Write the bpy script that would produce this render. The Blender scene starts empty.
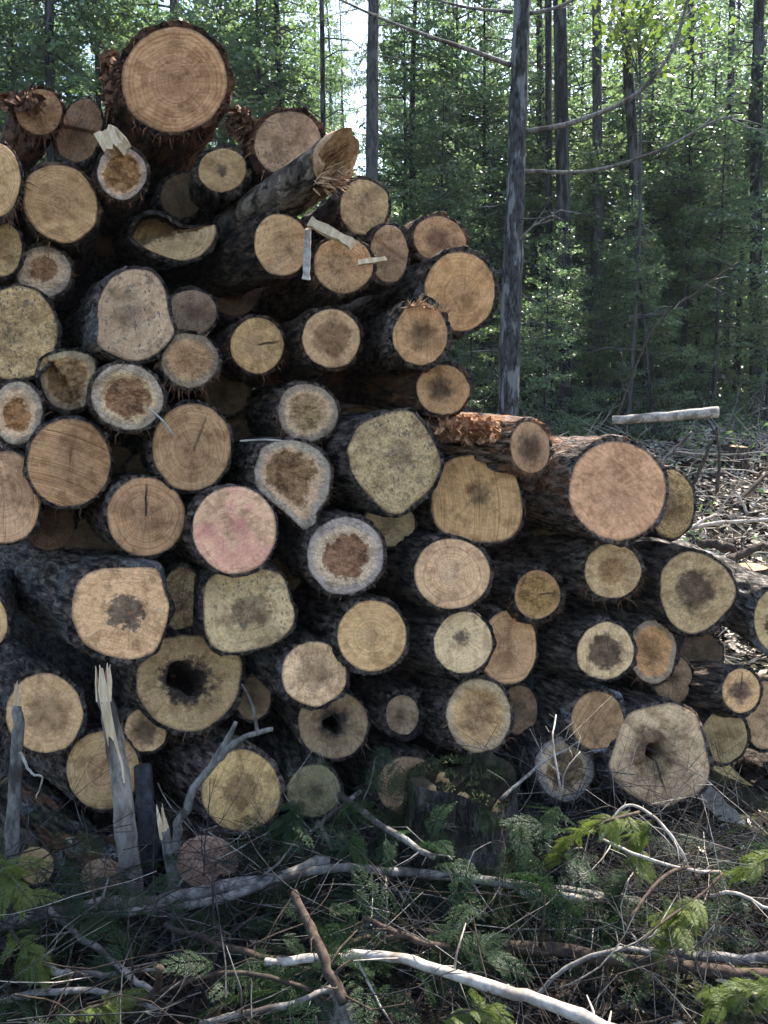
import bpy, math, random
import numpy as np
from mathutils import Vector, Matrix

C = bpy.context.scene.collection
sc = bpy.context.scene
rad = math.radians

# ------------------------------------------------------------------ camera
CAM_Z, F, PX0, PY0, HOR = 1.5, 800.0, 384.0, 512.0, 425.0
PITCH = math.atan((PY0 - HOR) / F)
cam_d = bpy.data.cameras.new('camera')
cam_d.sensor_width = 36; cam_d.sensor_fit = 'AUTO'; cam_d.lens = F / 1024 * 36
cam_d.clip_start = 0.05; cam_d.clip_end = 2000
cam = bpy.data.objects.new('camera', cam_d); C.objects.link(cam)
cam.location = (0, 0, CAM_Z); cam.rotation_euler = (math.pi / 2 - PITCH, 0, 0)
sc.camera = cam
# ------------------------------------------------------------------ light
SUN_AZ, SUN_EL = 36.0, 54.0          # azimuth clockwise from +Y (straight ahead)
w = bpy.data.worlds.new('World'); sc.world = w; w.use_nodes = True
nt = w.node_tree
sky = nt.nodes.new('ShaderNodeTexSky'); sky.sky_type = 'NISHITA'; sky.sun_disc = False
sky.sun_elevation = rad(SUN_EL); sky.sun_rotation = rad(SUN_AZ)
sky.air_density = 1.0; sky.dust_density = 1.6; sky.ozone_density = 1.0
nt.nodes['Background'].inputs['Strength'].default_value = 0.15
nt.links.new(sky.outputs[0], nt.nodes['Background'].inputs['Color'])
ld = bpy.data.lights.new('sun', 'SUN'); ld.energy = 4.8; ld.angle = rad(0.5); ld.color = (1, .94, .84)
sun = bpy.data.objects.new('sun', ld); C.objects.link(sun)
SDIR = Vector((math.sin(rad(SUN_AZ)) * math.cos(rad(SUN_EL)), math.cos(rad(SUN_AZ)) * math.cos(rad(SUN_EL)), math.sin(rad(SUN_EL))))
sun.rotation_euler = SDIR.to_track_quat('Z', 'Y').to_euler(); sun.location = (6, 4, 12)
sc.view_settings.view_transform = 'Standard'; sc.view_settings.look = 'None'
sc.view_settings.exposure = 1.9; sc.view_settings.gamma = 1
sc.render.engine = 'CYCLES'
cy = sc.cycles
cy.max_bounces = 7; cy.diffuse_bounces = 4; cy.glossy_bounces = 2; cy.transmission_bounces = 4
cy.use_denoising = True; cy.sample_clamp_indirect = 4

# ------------------------------------------------------------------ geometry helpers
def ray(px, py):
    u = (px - PX0) / F; v = (PY0 - py) / F
    d = Vector((u, math.cos(PITCH) + v * math.sin(PITCH), -math.sin(PITCH) + v * math.cos(PITCH)))
    return d / d.y
def at(px, py, Y):                   # point seen at a pixel, Y metres ahead
    return Vector((0, 0, CAM_Z)) + ray(px, py) * Y
def on(px, py, z):                   # point seen at a pixel at a height z
    r = ray(px, py); t = (z - CAM_Z) / r.z
    return Vector((0, 0, CAM_Z)) + r * t
def front(px, py):                   # front plane of the pile
    r = ray(px, py)
    return 2.86 / (1 - .20 * r.x - .05 * r.z)

def hsh(i, j, s):
    n = (i.astype(np.int64) * 374761393 + j.astype(np.int64) * 668265263 + int(s) * 1274126177) & 0xffffffff
    n = ((n ^ (n >> 13)) * 1274126177) & 0xffffffff
    return ((n ^ (n >> 16)) & 0xffff) / 65535.0
def vn(x, y, s=0, per=None):         # value noise, optional period in x
    x, y = np.broadcast_arrays(np.asarray(x, float), np.asarray(y, float))
    i = np.floor(x); j = np.floor(y); f = x - i; g = y - j
    f = f * f * (3 - 2 * f); g = g * g * (3 - 2 * g)
    i1 = i + 1
    if per: i = i % per; i1 = i1 % per
    a = hsh(i, j, s); b = hsh(i1, j, s); c = hsh(i, j + 1, s); d = hsh(i1, j + 1, s)
    return (a * (1 - f) + b * f) * (1 - g) + (c * (1 - f) + d * f) * g - .5
def fbm(x, y, s=0, o=3):
    r = 0; a = 1
    for k in range(o):
        r = r + a * vn(np.asarray(x) * 2 ** k, np.asarray(y) * 2 ** k, s + k * 17); a *= .5
    return r

class MB:
    def __init__(s): s.v = []; s.f = []; s.n = 0; s.m = []
    def add(s, v, f, mi=0):
        s.v.append(np.asarray(v, float).reshape(-1, 3)); f = [tuple(int(a) + s.n for a in q) for q in f]
        s.f += f; s.m += [mi] * len(f); s.n += len(s.v[-1])
    def grid(s, P, closed=True, mi=0, cap0=False, cap1=False):      # P: rings x n x 3
        R, n, _ = P.shape; f = []
        for i in range(R - 1):
            for j in range(n if closed else n - 1):
                k = (j + 1) % n
                f.append((i * n + j, i * n + k, (i + 1) * n + k, (i + 1) * n + j))
        if cap0: f.append(tuple(range(n - 1, -1, -1)))
        if cap1: f.append(tuple((R - 1) * n + j for j in range(n)))
        s.add(P.reshape(-1, 3), f, mi)
    def mesh(s, name, mats, smooth=True):
        me = bpy.data.meshes.new(name)
        v = np.concatenate(s.v) if s.v else np.zeros((0, 3))
        me.from_pydata(v.tolist(), [], s.f)
        for m in (mats if isinstance(mats, (list, tuple)) else [mats]): me.materials.append(m)
        if any(s.m): me.polygons.foreach_set('material_index', s.m)
        if smooth: me.polygons.foreach_set('use_smooth', [True] * len(me.polygons))
        me.update(); return me
    def build(s, name, mats, parent=None, smooth=True):
        return link(name, s.mesh(name, mats, smooth), parent)
def link(name, me, parent=None):
    o = bpy.data.objects.new(name, me); C.objects.link(o)
    if parent is not None: o.parent = parent
    return o
def quads(name, V, mat):             # V: n x 4 x 3 loose quads, fast
    V = np.asarray(V, float); n = len(V); me = bpy.data.meshes.new(name)
    me.vertices.add(4 * n); me.vertices.foreach_set('co', V.reshape(-1))
    me.loops.add(4 * n); me.loops.foreach_set('vertex_index', np.arange(4 * n, dtype=np.int32))
    me.polygons.add(n); me.polygons.foreach_set('loop_start', np.arange(0, 4 * n, 4, dtype=np.int32))
    me.update(calc_edges=True); me.validate(); me.materials.append(mat)
    return me
def tag(o, label=None, cat=None, group=None, kind=None):
    if label: o['label'] = label
    if cat: o['category'] = cat
    if group: o['group'] = group
    if kind: o['kind'] = kind
    return o
def empty(name, M=None):
    o = bpy.data.objects.new(name, None); C.objects.link(o); o.empty_display_size = .1
    if M is not None: o.matrix_world = M
    return o
def catmull(P, k=6):
    P = [np.array(p, float) for p in P]
    if len(P) == 2: return np.array([P[0] + (P[1] - P[0]) * t for t in np.linspace(0, 1, k + 1)])
    Q = [2 * P[0] - P[1]] + P + [2 * P[-1] - P[-2]]; out = []
    for i in range(1, len(Q) - 2):
        a, b, c, d = Q[i - 1:i + 3]
        for t in np.linspace(0, 1, k, endpoint=False):
            out.append(.5 * ((2 * b) + (c - a) * t + (2 * a - 5 * b + 4 * c - d) * t * t + (3 * b - a - 3 * c + d) * t ** 3))
    out.append(P[-1]); return np.array(out)
def tube(mb, pts, r, sides=7, mi=0, rough=.0, seed=0, caps=True):
    pts = np.asarray(pts, float); n = len(pts)
    r = np.broadcast_to(np.asarray(r, float), (n,)) if np.ndim(r) else np.full(n, r)
    T = np.gradient(pts, axis=0); T /= np.linalg.norm(T, axis=1)[:, None] + 1e-9
    up = np.array([0, 0, 1.]) if abs(T[0][2]) < .8 else np.array([0, 1., 0])
    U = np.cross(T, up); U /= np.linalg.norm(U, axis=1)[:, None] + 1e-9
    V = np.cross(T, U)
    th = np.linspace(0, 2 * math.pi, sides, endpoint=False)
    rr = r[:, None] * np.ones((1, sides))
    if rough: rr = rr * (1 + rough * 2 * vn(np.arange(sides)[None] * .9 + 0 * rr, np.arange(n)[:, None] * .8 + 0 * rr, seed, sides))
    P = pts[:, None] + rr[..., None] * (np.cos(th)[None, :, None] * U[:, None] + np.sin(th)[None, :, None] * V[:, None])
    mb.grid(P, True, mi, caps, caps)

# ------------------------------------------------------------------ materials
def mat(name):
    m = bpy.data.materials.new(name); m.use_nodes = True
    t = m.node_tree; b = t.nodes['Principled BSDF']; return m, t, b
class S:                             # small node-building helper
    def __init__(s, t): s.t = t
    def n(s, ty, ins={}, **at):
        x = s.t.nodes.new('ShaderNode' + ty)
        for k, v in at.items(): setattr(x, k, v)
        for k, v in ins.items(): s.set(x.inputs[k], v)
        return x
    def set(s, sock, v):
        if hasattr(v, 'is_linked') or isinstance(v, bpy.types.NodeSocket): s.t.links.new(v, sock)
        else:
            if sock.type == 'RGBA' and len(v) == 3: v = (*v, 1)
            sock.default_value = v
    def m(s, op, a, b=0., c=0., cl=False):
        x = s.n('Math', {0: a, 1: b, 2: c}, operation=op); x.use_clamp = cl; return x.outputs[0]
    def mix(s, f, a, b, bl='MIX'):
        x = s.n('Mix', {}, data_type='RGBA', blend_type=bl, clamp_factor=True)
        s.set(x.inputs['Factor'], f); s.set(x.inputs[6], a); s.set(x.inputs[7], b); return x.outputs[2]
    def att(s, name, ty='OBJECT'):
        return s.n('Attribute', {}, attribute_name=name, attribute_type=ty)
    def fac(s, name, ty='OBJECT'): return s.att(name, ty).outputs['Fac']
    def noise(s, vec=None, scale=5., det=2., rough=.5, w=None, dim='3D', dist=0.):
        i = {'Scale': scale, 'Detail': det, 'Roughness': rough, 'Distortion': dist}
        if vec is not None: i['Vector'] = vec
        if w is not None: i['W'] = w
        return s.n('TexNoise', i, noise_dimensions=dim).outputs[0]
    def step(s, x, lo, hi, a=0., b=1.):
        r = s.n('MapRange', {}, interpolation_type='SMOOTHSTEP')
        for k, v in zip((0, 1, 2, 3, 4), (x, lo, hi, a, b)): s.set(r.inputs[k], v)
        return r.outputs[0]
    def vm(s, op, a, b=None, sc_=None):
        x = s.n('VectorMath', {}, operation=op); s.set(x.inputs[0], a)
        if b is not None: s.set(x.inputs[1], b)
        if sc_ is not None: s.set(x.inputs['Scale'], sc_)
        return x.outputs[1] if op in ('LENGTH', 'DOT_PRODUCT') else x.outputs[0]

def cut_wood():
    m, t, b = mat('cut_wood'); s = S(t)
    P0 = s.n('TexCoord').outputs['Object']
    rnd = s.n('ObjectInfo').outputs['Random']
    off = s.vm('SCALE', (31.7, 17.3, 9.1), sc_=rnd)
    P = s.vm('ADD', P0, off)
    e = s.fac('edge', 'GEOMETRY')
    base = s.att('wood_base').outputs['Color']; heart = s.att('heart_colour').outputs['Color']; rim = s.att('rim_colour').outputs['Color']
    n1 = s.noise(P, 7, 3); n2 = s.noise(P, 26, 4, .6); n3 = s.noise(P, 90, 3, .65); n4 = s.noise(P, 6, 2)
    r = s.m('ADD', e, s.m('MULTIPLY', s.m('SUBTRACT', n1, .5), .22))
    rw = s.m('MULTIPLY_ADD', r, 17., s.m('MULTIPLY', rnd, 60.))
    ring = s.noise(None, 1., 3, .65, w=rw, dim='1D')
    fine = s.m('SINE', s.m('MULTIPLY', r, 150.))
    col = s.mix(s.m('MULTIPLY', s.step(ring, .34, .70), s.m('MULTIPLY', s.fac('ring'), .85)), base, s.mix(1., base, (.66, .55, .44), 'MULTIPLY'))
    col = s.mix(s.m('MULTIPLY', s.m('MULTIPLY_ADD', fine, .5, .5), s.m('MULTIPLY', s.fac('ring'), .14)), col, s.mix(1., col, (.6, .5, .42), 'MULTIPLY'))
    # rim / sapwood
    col = s.mix(s.m('MULTIPLY', s.step(s.m('ADD', e, s.m('MULTIPLY', s.m('SUBTRACT', n2, .5), .35)), .70, .86), s.fac('rim')), col, rim)
    # heart
    hr = s.fac('heart_r'); hs = s.fac('heart_soft')
    rh = s.m('ADD', s.m('ADD', e, s.m('MULTIPLY', s.m('SUBTRACT', n1, .5), .5)), s.m('MULTIPLY', s.m('SUBTRACT', s.noise(P, 32, 5, .68), .5), .8))
    hm = s.step(rh, s.m('SUBTRACT', hr, hs), s.m('ADD', hr, hs), 1., 0.)
    hc = s.mix(s.step(n2, .35, .68), heart, s.mix(1., heart, (.55, .5, .45), 'MULTIPLY'))
    hc = s.mix(s.m('MULTIPLY', s.fac('torn'), s.step(n3, .45, .7)), hc, s.mix(1., heart, (1.28, 1.25, 1.2), 'MULTIPLY'))
    col = s.mix(s.m('MULTIPLY', hm, s.fac('heart')), col, hc)
    # general mottling and weather stain
    col = s.mix(s.m('MULTIPLY', s.step(n2, .42, .72), .34), col, s.mix(1., col, (.55, .5, .46), 'MULTIPLY'))
    col = s.mix(s.m('MULTIPLY', s.step(n4, .46, .66), s.fac('stain')), col, s.mix(1., col, (.46, .43, .42), 'MULTIPLY'))
    # saw kerf lines: slightly curved
    sep = s.n('SeparateXYZ', {0: P0})
    sa = s.fac('saw_ang')
    c = s.m('ADD', s.m('MULTIPLY', sep.outputs[0], s.m('COSINE', sa)), s.m('MULTIPLY', sep.outputs[1], s.m('SINE', sa)))
    d2 = s.m('ADD', s.m('MULTIPLY', sep.outputs[0], s.m('SINE', sa)), s.m('MULTIPLY', sep.outputs[1], s.m('MULTIPLY', s.m('COSINE', sa), -1.)))
    c = s.m('ADD', c, s.m('MULTIPLY', s.m('POWER', s.m('ABSOLUTE', d2), 2.), .9))
    kerf = s.noise(None, 1., 2, .6, w=s.m('MULTIPLY_ADD', c, 210., s.m('MULTIPLY', rnd, 90.)), dim='1D')
    band = s.noise(None, 1., 1, .6, w=s.m('MULTIPLY_ADD', c, 38., s.m('MULTIPLY', rnd, 30.)), dim='1D')
    kk = s.m('MULTIPLY', s.step(kerf, .44, .66), s.m('MULTIPLY', s.fac('saw'), s.step(band, .3, .6)))
    col = s.mix(kk, col, s.mix(1., col, (.58, .52, .46), 'MULTIPLY'))
    gr = s.fac('grain')
    n5 = s.noise(P, 60, 6, .72)
    cv = s.n('CombineXYZ', {0: s.m('MULTIPLY', c, 95.), 1: s.m('MULTIPLY', d2, 9.), 2: s.m('MULTIPLY', rnd, 50.)}).outputs[0]
    st = s.noise(cv, 1., 4, .65)
    col = s.mix(s.m('MULTIPLY', s.step(st, .40, .66), s.m('MULTIPLY_ADD', gr, -.25, .42)), col, s.mix(1., col, (.62, .57, .53), 'MULTIPLY'))
    col = s.mix(s.m('MULTIPLY', s.step(n5, .42, .62), s.m('MULTIPLY_ADD', gr, .75, .12)), s.mix(1., col, (1.1, 1.1, 1.1), 'MULTIPLY'), s.mix(1., col, (.62, .59, .56), 'MULTIPLY'))
    n7 = s.noise(P, 135, 4, .75); g7 = s.m('MULTIPLY_ADD', gr, .75, .10)
    col = s.mix(s.m('MULTIPLY', s.step(n7, .38, .50, 1., 0.), g7), col, s.mix(1., col, (.52, .47, .43), 'MULTIPLY'))
    col = s.mix(s.m('MULTIPLY', s.step(n7, .52, .64), g7), col, s.mix(1., col, (1.32, 1.32, 1.32), 'MULTIPLY'))
    qn = s.vm('NORMALIZE', s.vm('MULTIPLY', s.vm('SUBTRACT', P0, s.att('pith').outputs['Vector']), (1., 1., 0.)))
    ry = s.noise(s.vm('ADD', s.vm('SCALE', qn, sc_=9.), s.n('CombineXYZ', {0: s.m('MULTIPLY', rnd, 40.), 2: s.m('MULTIPLY', e, 2.)}).outputs[0]), 1., 4, .6)
    col = s.mix(s.m('MULTIPLY', s.step(ry, .46, .66), .38), col, s.mix(1., col, (.60, .54, .48), 'MULTIPLY'))
    ck2 = s.m('MULTIPLY', s.step(s.m('ABSOLUTE', s.m('SUBTRACT', s.noise(s.vm('ADD', s.vm('SCALE', qn, sc_=4.), s.n('CombineXYZ', {0: s.m('MULTIPLY', rnd, 70.)}).outputs[0]), 1., 1), .5)), .0, .008, 1., 0.), s.step(s.m('ADD', e, s.m('MULTIPLY', n2, .5)), .35, 1.05, .75, 0.))
    col = s.mix(ck2, col, s.mix(1., col, (.34, .28, .24), 'MULTIPLY'))
    n6 = s.noise(P, 13, 5, .65)
    col = s.mix(s.m('MULTIPLY', s.step(n6, .48, .62), .62), col, s.mix(1., col, (.56, .52, .48), 'MULTIPLY'))
    # mould spots
    vo = s.n('TexVoronoi', {'Vector': s.vm('MULTIPLY', P, (1., .55, 1.)), 'Scale': 85., 'Randomness': 1.}).outputs['Distance']
    sp = s.m('MULTIPLY', s.step(vo, .16, .34, 1., 0.), s.step(s.noise(P, 14, 2), .42, .6))
    sp = s.m('MAXIMUM', sp, s.m('MULTIPLY', s.step(s.noise(P, 34, 4, .7), .54, .66), .8))
    col = s.mix(s.m('MULTIPLY', sp, s.fac('spots')), col, (.075, .07, .06))
    # drying check
    ca = s.fac('crack_ang'); pth = s.vm('SUBTRACT', P0, s.att('pith').outputs['Vector']); sp2 = s.n('SeparateXYZ', {0: pth})
    al = s.m('ADD', s.m('MULTIPLY', sp2.outputs[0], s.m('COSINE', ca)), s.m('MULTIPLY', sp2.outputs[1], s.m('SINE', ca)))
    pe = s.m('SUBTRACT', s.m('MULTIPLY', sp2.outputs[1], s.m('COSINE', ca)), s.m('MULTIPLY', sp2.outputs[0], s.m('SINE', ca)))
    pe = s.m('ABSOLUTE', s.m('ADD', pe, s.m('MULTIPLY', s.m('SUBTRACT', n2, .5), .012)))
    ck = s.m('MULTIPLY', s.step(pe, .0015, .0042, 1., 0.), s.step(al, .0, .01))
    ck = s.m('MULTIPLY', s.m('MULTIPLY', ck, s.step(e, .5, .95, 1., 0.)), s.fac('crack'))
    col = s.mix(ck, col, (.045, .035, .028))
    # pith
    col = s.mix(s.m('MULTIPLY', s.step(e, .015, .07, 1., 0.), s.fac('pith_dark')), col, s.mix(1., base, (.4, .3, .25), 'MULTIPLY'))
    # pink timber-marking paint
    col = s.mix(s.m('MULTIPLY', s.step(s.noise(P, 9, 4, .6), .47, .60), s.fac('pink')), col, (.62, .16, .17))
    # dirty outer edge
    col = s.mix(s.m('MULTIPLY', s.step(s.m('ADD', e, s.m('MULTIPLY', s.m('SUBTRACT', n3, .5), .10)), .94, 1.0), .75), col, (.10, .065, .042))
    t.links.new(col, b.inputs['Base Color']); b.inputs['Roughness'].default_value = .88; b.inputs['Specular IOR Level'].default_value = .25
    h = s.m('ADD', s.m('MULTIPLY', n3, s.m('MULTIPLY_ADD', s.fac('torn'), .9, .35)), s.m('MULTIPLY', kerf, s.m('MULTIPLY', s.fac('saw'), .5)))
    h = s.m('SUBTRACT', s.m('ADD', h, s.m('MULTIPLY', ring, .3)), s.m('MULTIPLY', ck, 2.))
    bp = s.n('Bump', {'Height': h, 'Strength': 1., 'Distance': .010}); t.links.new(bp.outputs[0], b.inputs['Normal'])
    return m
def bark_mat():
    m, t, b = mat('log_bark'); s = S(t)
    P0 = s.att('bark_coords', 'GEOMETRY').outputs['Vector']; rnd = s.n('ObjectInfo').outputs['Random']
    P = s.vm('ADD', P0, s.vm('SCALE', (31.7, 17.3, 9.1), sc_=rnd))
    Ps = s.vm('MULTIPLY', P, (1., 1., .25))
    n1 = s.noise(Ps, 46, 6, .66); n2 = s.noise(P, 7, 3); n3 = s.noise(P, 120, 3, .6)
    vo = s.n('TexVoronoi', {'Vector': s.vm('ADD', Ps, s.vm('SCALE', (.6, 1., .8), sc_=s.m('MULTIPLY', n1, .11))), 'Scale': 34.}, feature='DISTANCE_TO_EDGE').outputs['Distance']
    col = s.mix(s.step(n1, .36, .68), (.008, .007, .006), s.att('bark_colour').outputs['Color'])
    col = s.mix(s.step(vo, .0, .12, .5, 0.), col, (.012, .01, .009))
    col = s.mix(s.m('MULTIPLY', s.step(s.m('ADD', n2, s.m('MULTIPLY', s.m('SUBTRACT', n3, .5), .35)), .54, .66), s.fac('lichen')), col, (.27, .29, .30))
    col = s.mix(s.m('MULTIPLY', s.step(s.noise(Ps, 13, 4, .65), .5, .6), s.fac('inner')), col, (.40, .17, .07))
    col = s.mix(s.m('MULTIPLY', s.step(s.noise(P, 10, 4, .6), .47, .6), s.fac('moss')), col, (.06, .085, .02))
    t.links.new(col, b.inputs['Base Color']); b.inputs['Roughness'].default_value = .9; b.inputs['Specular IOR Level'].default_value = .12
    h = s.m('ADD', s.m('ADD', s.m('MULTIPLY', n1, .9), s.m('MULTIPLY', s.step(vo, 0., .14), .3)), s.m('MULTIPLY', n3, .25))
    bp = s.n('Bump', {'Height': h, 'Strength': 1., 'Distance': .03}); t.links.new(bp.outputs[0], b.inputs['Normal'])
    return m
def setbc(o, P):
    a = o.data.attributes.new('bark_coords', 'FLOAT_VECTOR', 'POINT'); a.data.foreach_set('vector', np.asarray(P, np.float32).reshape(-1))
def simple(name, c1, c2, scale=20, rough=.85, bump=.4, stretch=(1, 1, 1), c3=None, s3=6., dist=.006, randmix=0.):
    m, t, b = mat(name); s = S(t)
    P = s.n('TexCoord').outputs['Object']; rnd = s.n('ObjectInfo').outputs['Random']
    P = s.vm('ADD', P, s.vm('SCALE', (13.1, 7.7, 5.3), sc_=rnd)); Ps = s.vm('MULTIPLY', P, stretch)
    n = s.noise(Ps, scale, 5, .62); col = s.mix(s.step(n, .32, .68), c1, c2)
    if c3: col = s.mix(s.step(s.noise(Ps, s3, 4, .6), .5, .62), col, c3)
    if randmix: col = s.mix(s.m('MULTIPLY', rnd, randmix), col, s.mix(1., col, (.45, .45, .45), 'MULTIPLY'))
    t.links.new(col, b.inputs['Base Color']); b.inputs['Roughness'].default_value = rough; b.inputs['Specular IOR Level'].default_value = .12
    bp = s.n('Bump', {'Height': n, 'Strength': bump, 'Distance': dist}); t.links.new(bp.outputs[0], b.inputs['Normal'])
    return m
def leaf(name, c1, c2, trans=.45, island=True, gloss=.6):
    m, t, b = mat(name); s = S(t); out = t.nodes['Material Output']
    g = s.n('NewGeometry').outputs['Random Per Island']; rnd = s.n('ObjectInfo').outputs['Random']
    col = s.mix(g, c1, c2)
    col = s.mix(s.m('MULTIPLY', rnd, .5), col, s.mix(1., col, (.62, .76, .95), 'MULTIPLY'))
    t.links.new(col, b.inputs['Base Color']); b.inputs['Roughness'].default_value = .42; b.inputs['Specular IOR Level'].default_value = gloss
    tr = s.n('BsdfTranslucent', {'Color': s.mix(1., col, (1.5, 1.65, 1.0), 'MULTIPLY')})
    mx = s.n('MixShader', {0: trans, 1: b.outputs[0], 2: tr.outputs[0]}); t.links.new(mx.outputs[0], out.inputs[0])
    return m
M_CUT = cut_wood(); M_BARK = bark_mat()
M_SHRED = simple('torn_bark_fibre', (.055, .028, .018), (.20, .095, .05), 60, randmix=.5)
M_SHRED2 = simple('sunlit_bark_fibre', (.16, .07, .032), (.46, .25, .13), 60, randmix=.5)  # brighter copy of the torn bark fibre, sunlight put into its colour
M_GREY = simple('weathered_stick', (.07, .063, .056), (.22, .205, .185), 45, stretch=(1, 1, .4), c3=(.05, .04, .035))
M_BROWN = simple('brown_stick', (.025, .018, .014), (.085, .06, .044), 45, c3=(.035, .028, .022))
M_PALE = simple('bleached_stick', (.22, .195, .165), (.42, .375, .32), 45, c3=(.16, .13, .105), s3=9)
M_SPLIT = simple('fresh_split_wood', (.44, .31, .18), (.66, .52, .35), 55, stretch=(1, 1, .15), rough=.9)
M_TWIG = simple('fine_twig', (.022, .022, .022), (.105, .102, .10), 40, randmix=.3)
M_TRUNK = simple('tree_trunk_bark', (.004, .004, .004), (.036, .034, .033), 34, bump=1., stretch=(1, 1, .22), c3=(.085, .082, .08), s3=12, dist=.03, randmix=.5)
M_TRUNKG = simple('grey_trunk_bark', (.022, .021, .020), (.085, .081, .077), 24, bump=.6, stretch=(1, 1, .3), c3=(.07, .065, .06), s3=5, dist=.015)
M_CEDAR = leaf('cedar_scale_leaf', (.010, .024, .011), (.032, .056, .022), .3, gloss=.12)
M_NEEDLE = leaf('conifer_needle', (.042, .078, .042), (.110, .155, .085), .55)
M_LIGHT = leaf('light_green_leaf', (.060, .100, .042), (.140, .185, .090), .55)
M_SPRAY = leaf('fir_spray_leaf', (.075, .110, .055), (.150, .195, .110), .5)
M_SUNCEDAR = leaf('sunlit_cedar_leaf', (.075, .105, .018), (.15, .175, .035), .45, gloss=.3)  # bright yellowish copy of the cedar leaf, sunlight mixed into the colour
M_BROAD = leaf('young_broad_leaf', (.06, .095, .02), (.11, .14, .035), .5)
M_SLASH = simple('dry_slash', (.16, .14, .12), (.40, .36, .31), 30, randmix=.3)
M_DARKB = simple('dark_brown_twig', (.012, .009, .007), (.05, .036, .027), 40)
M_BRUSH = simple('brush_twig', (.010, .010, .011), (.060, .058, .058), 40, randmix=.3)
M_MOSS = simple('moss', (.018, .024, .010), (.06, .065, .028), 70, bump=1.)

# ------------------------------------------------------------------ ground
def gz(x, y):
    x = np.asarray(x, float); y = np.asarray(y, float)
    t = np.clip((y - 4.6) / 7.5, 0, 1); t = t * t * (3 - 2 * t)
    far = np.clip((y - 12) / 60, 0, 1)
    near = np.clip(1 - (np.abs(x) + np.abs(y - 6)) / 60, 0, 1)
    return 1.42 * t + 2.0 * far + near * (.16 * fbm(x * .7, y * .7, 5) * np.clip((y - 4) / 3, .25, 1.6) + .05 * fbm(x * 3, y * 3, 9))
def axis(lo, hi, c, fine, n):
    u = np.linspace(-1, 1, n); k = 6.2
    a = np.sinh(u * k) / math.sinh(k)
    return np.where(a < 0, c + a * (c - lo), c + a * (hi - c))
gx = axis(-160, 160, .3, .05, 190); gy = axis(-60, 260, 4.0, .05, 210)
X, Y = np.meshgrid(gx, gy); Z = gz(X, Y)
mb = MB(); mb.grid(np.stack([X, Y, Z], -1), closed=False)
def ground_mat():
    m, t, b = mat('forest_floor'); s = S(t); P = s.n('TexCoord').outputs['Object']
    n1 = s.noise(P, 9, 6, .65); n2 = s.noise(P, 1.6, 3); n3 = s.noise(P, 70, 3, .6)
    col = s.mix(s.step(n1, .35, .68), (.007, .006, .005), (.028, .022, .016))
    col = s.mix(s.m('MULTIPLY', s.step(n3, .52, .66), .6), col, (.08, .064, .05))
    col = s.mix(s.m('MULTIPLY', s.step(n2, .5, .66), .6), col, (.055, .065, .022))
    t.links.new(col, b.inputs['Base Color']); b.inputs['Roughness'].default_value = .95; b.inputs['Specular IOR Level'].default_value = .15
    bp = s.n('Bump', {'Height': s.m('ADD', n1, s.m('MULTIPLY', n3, .5)), 'Strength': 1., 'Distance': .04}); t.links.new(bp.outputs[0], b.inputs['Normal'])
    return m
g = mb.build('ground', ground_mat()); tag(g, 'dark forest floor of soil and litter under the pile', kind='structure')

# ------------------------------------------------------------------ logs
TAN = (.47, .335, .215); CREAM = (.60, .47, .30); PALE = (.53, .44, .33); LAV = (.42, .325, .25)
OLIVE = (.42, .345, .24); DIMC = (.25, .20, .145); PEACH = (.58, .44, .33); BROWN = (.40, .275, .175)
K = {  # face looks
 'clean':  dict(base=TAN, heart_c=(.33, .20, .115), heart=.35, hr=.45, hs=.3, ring=.65, saw=.25, spots=.08, stain=.15),
 'sawn':   dict(base=BROWN, heart_c=(.30, .19, .11), heart=.45, hr=.5, hs=.35, ring=.35, saw=.85, spots=.1, stain=.25),
 'mould':  dict(base=OLIVE, heart_c=(.19, .15, .105), heart=.6, hr=.3, hs=.2, ring=.25, saw=.25, spots=.75, stain=.45),
 'torn':   dict(base=PALE, heart_c=(.36, .22, .12), heart=1., hr=.58, hs=.06, ring=.2, saw=.1, spots=.15, stain=.2, rim=.75, torn=1.),
 'heart':  dict(base=CREAM, heart_c=(.20, .125, .075), heart=.95, hr=.52, hs=.07, ring=.3, saw=.25, spots=.3, stain=.15),
 'fuzzy':  dict(base=(.44, .31, .19), heart_c=(.36, .215, .11), heart=.7, hr=.45, hs=.25, ring=.2, saw=.2, spots=.2, stain=.25, torn=.8),
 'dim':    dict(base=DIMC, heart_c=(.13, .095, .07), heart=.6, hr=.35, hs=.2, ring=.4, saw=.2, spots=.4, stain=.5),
 'hollow': dict(base=(.33, .265, .17), heart_c=(.05, .04, .033), heart=1., hr=.50, hs=.12, ring=.3, saw=.1, spots=.3, stain=.4, hole=.34, torn=.4),
 'pith':   dict(base=CREAM, heart_c=(.10, .08, .07), heart=.9, hr=.20, hs=.14, ring=.3, saw=.2, spots=.25, stain=.1),
 'speck':  dict(base=(.40, .31, .22), heart_c=(.33, .22, .15), heart=.4, hr=.4, hs=.3, ring=.15, saw=.1, spots=.55, stain=.4, torn=.3),
}
NA = 72
TH = np.linspace(0, 2 * math.pi, NA, endpoint=False)
nlog = 0
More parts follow.
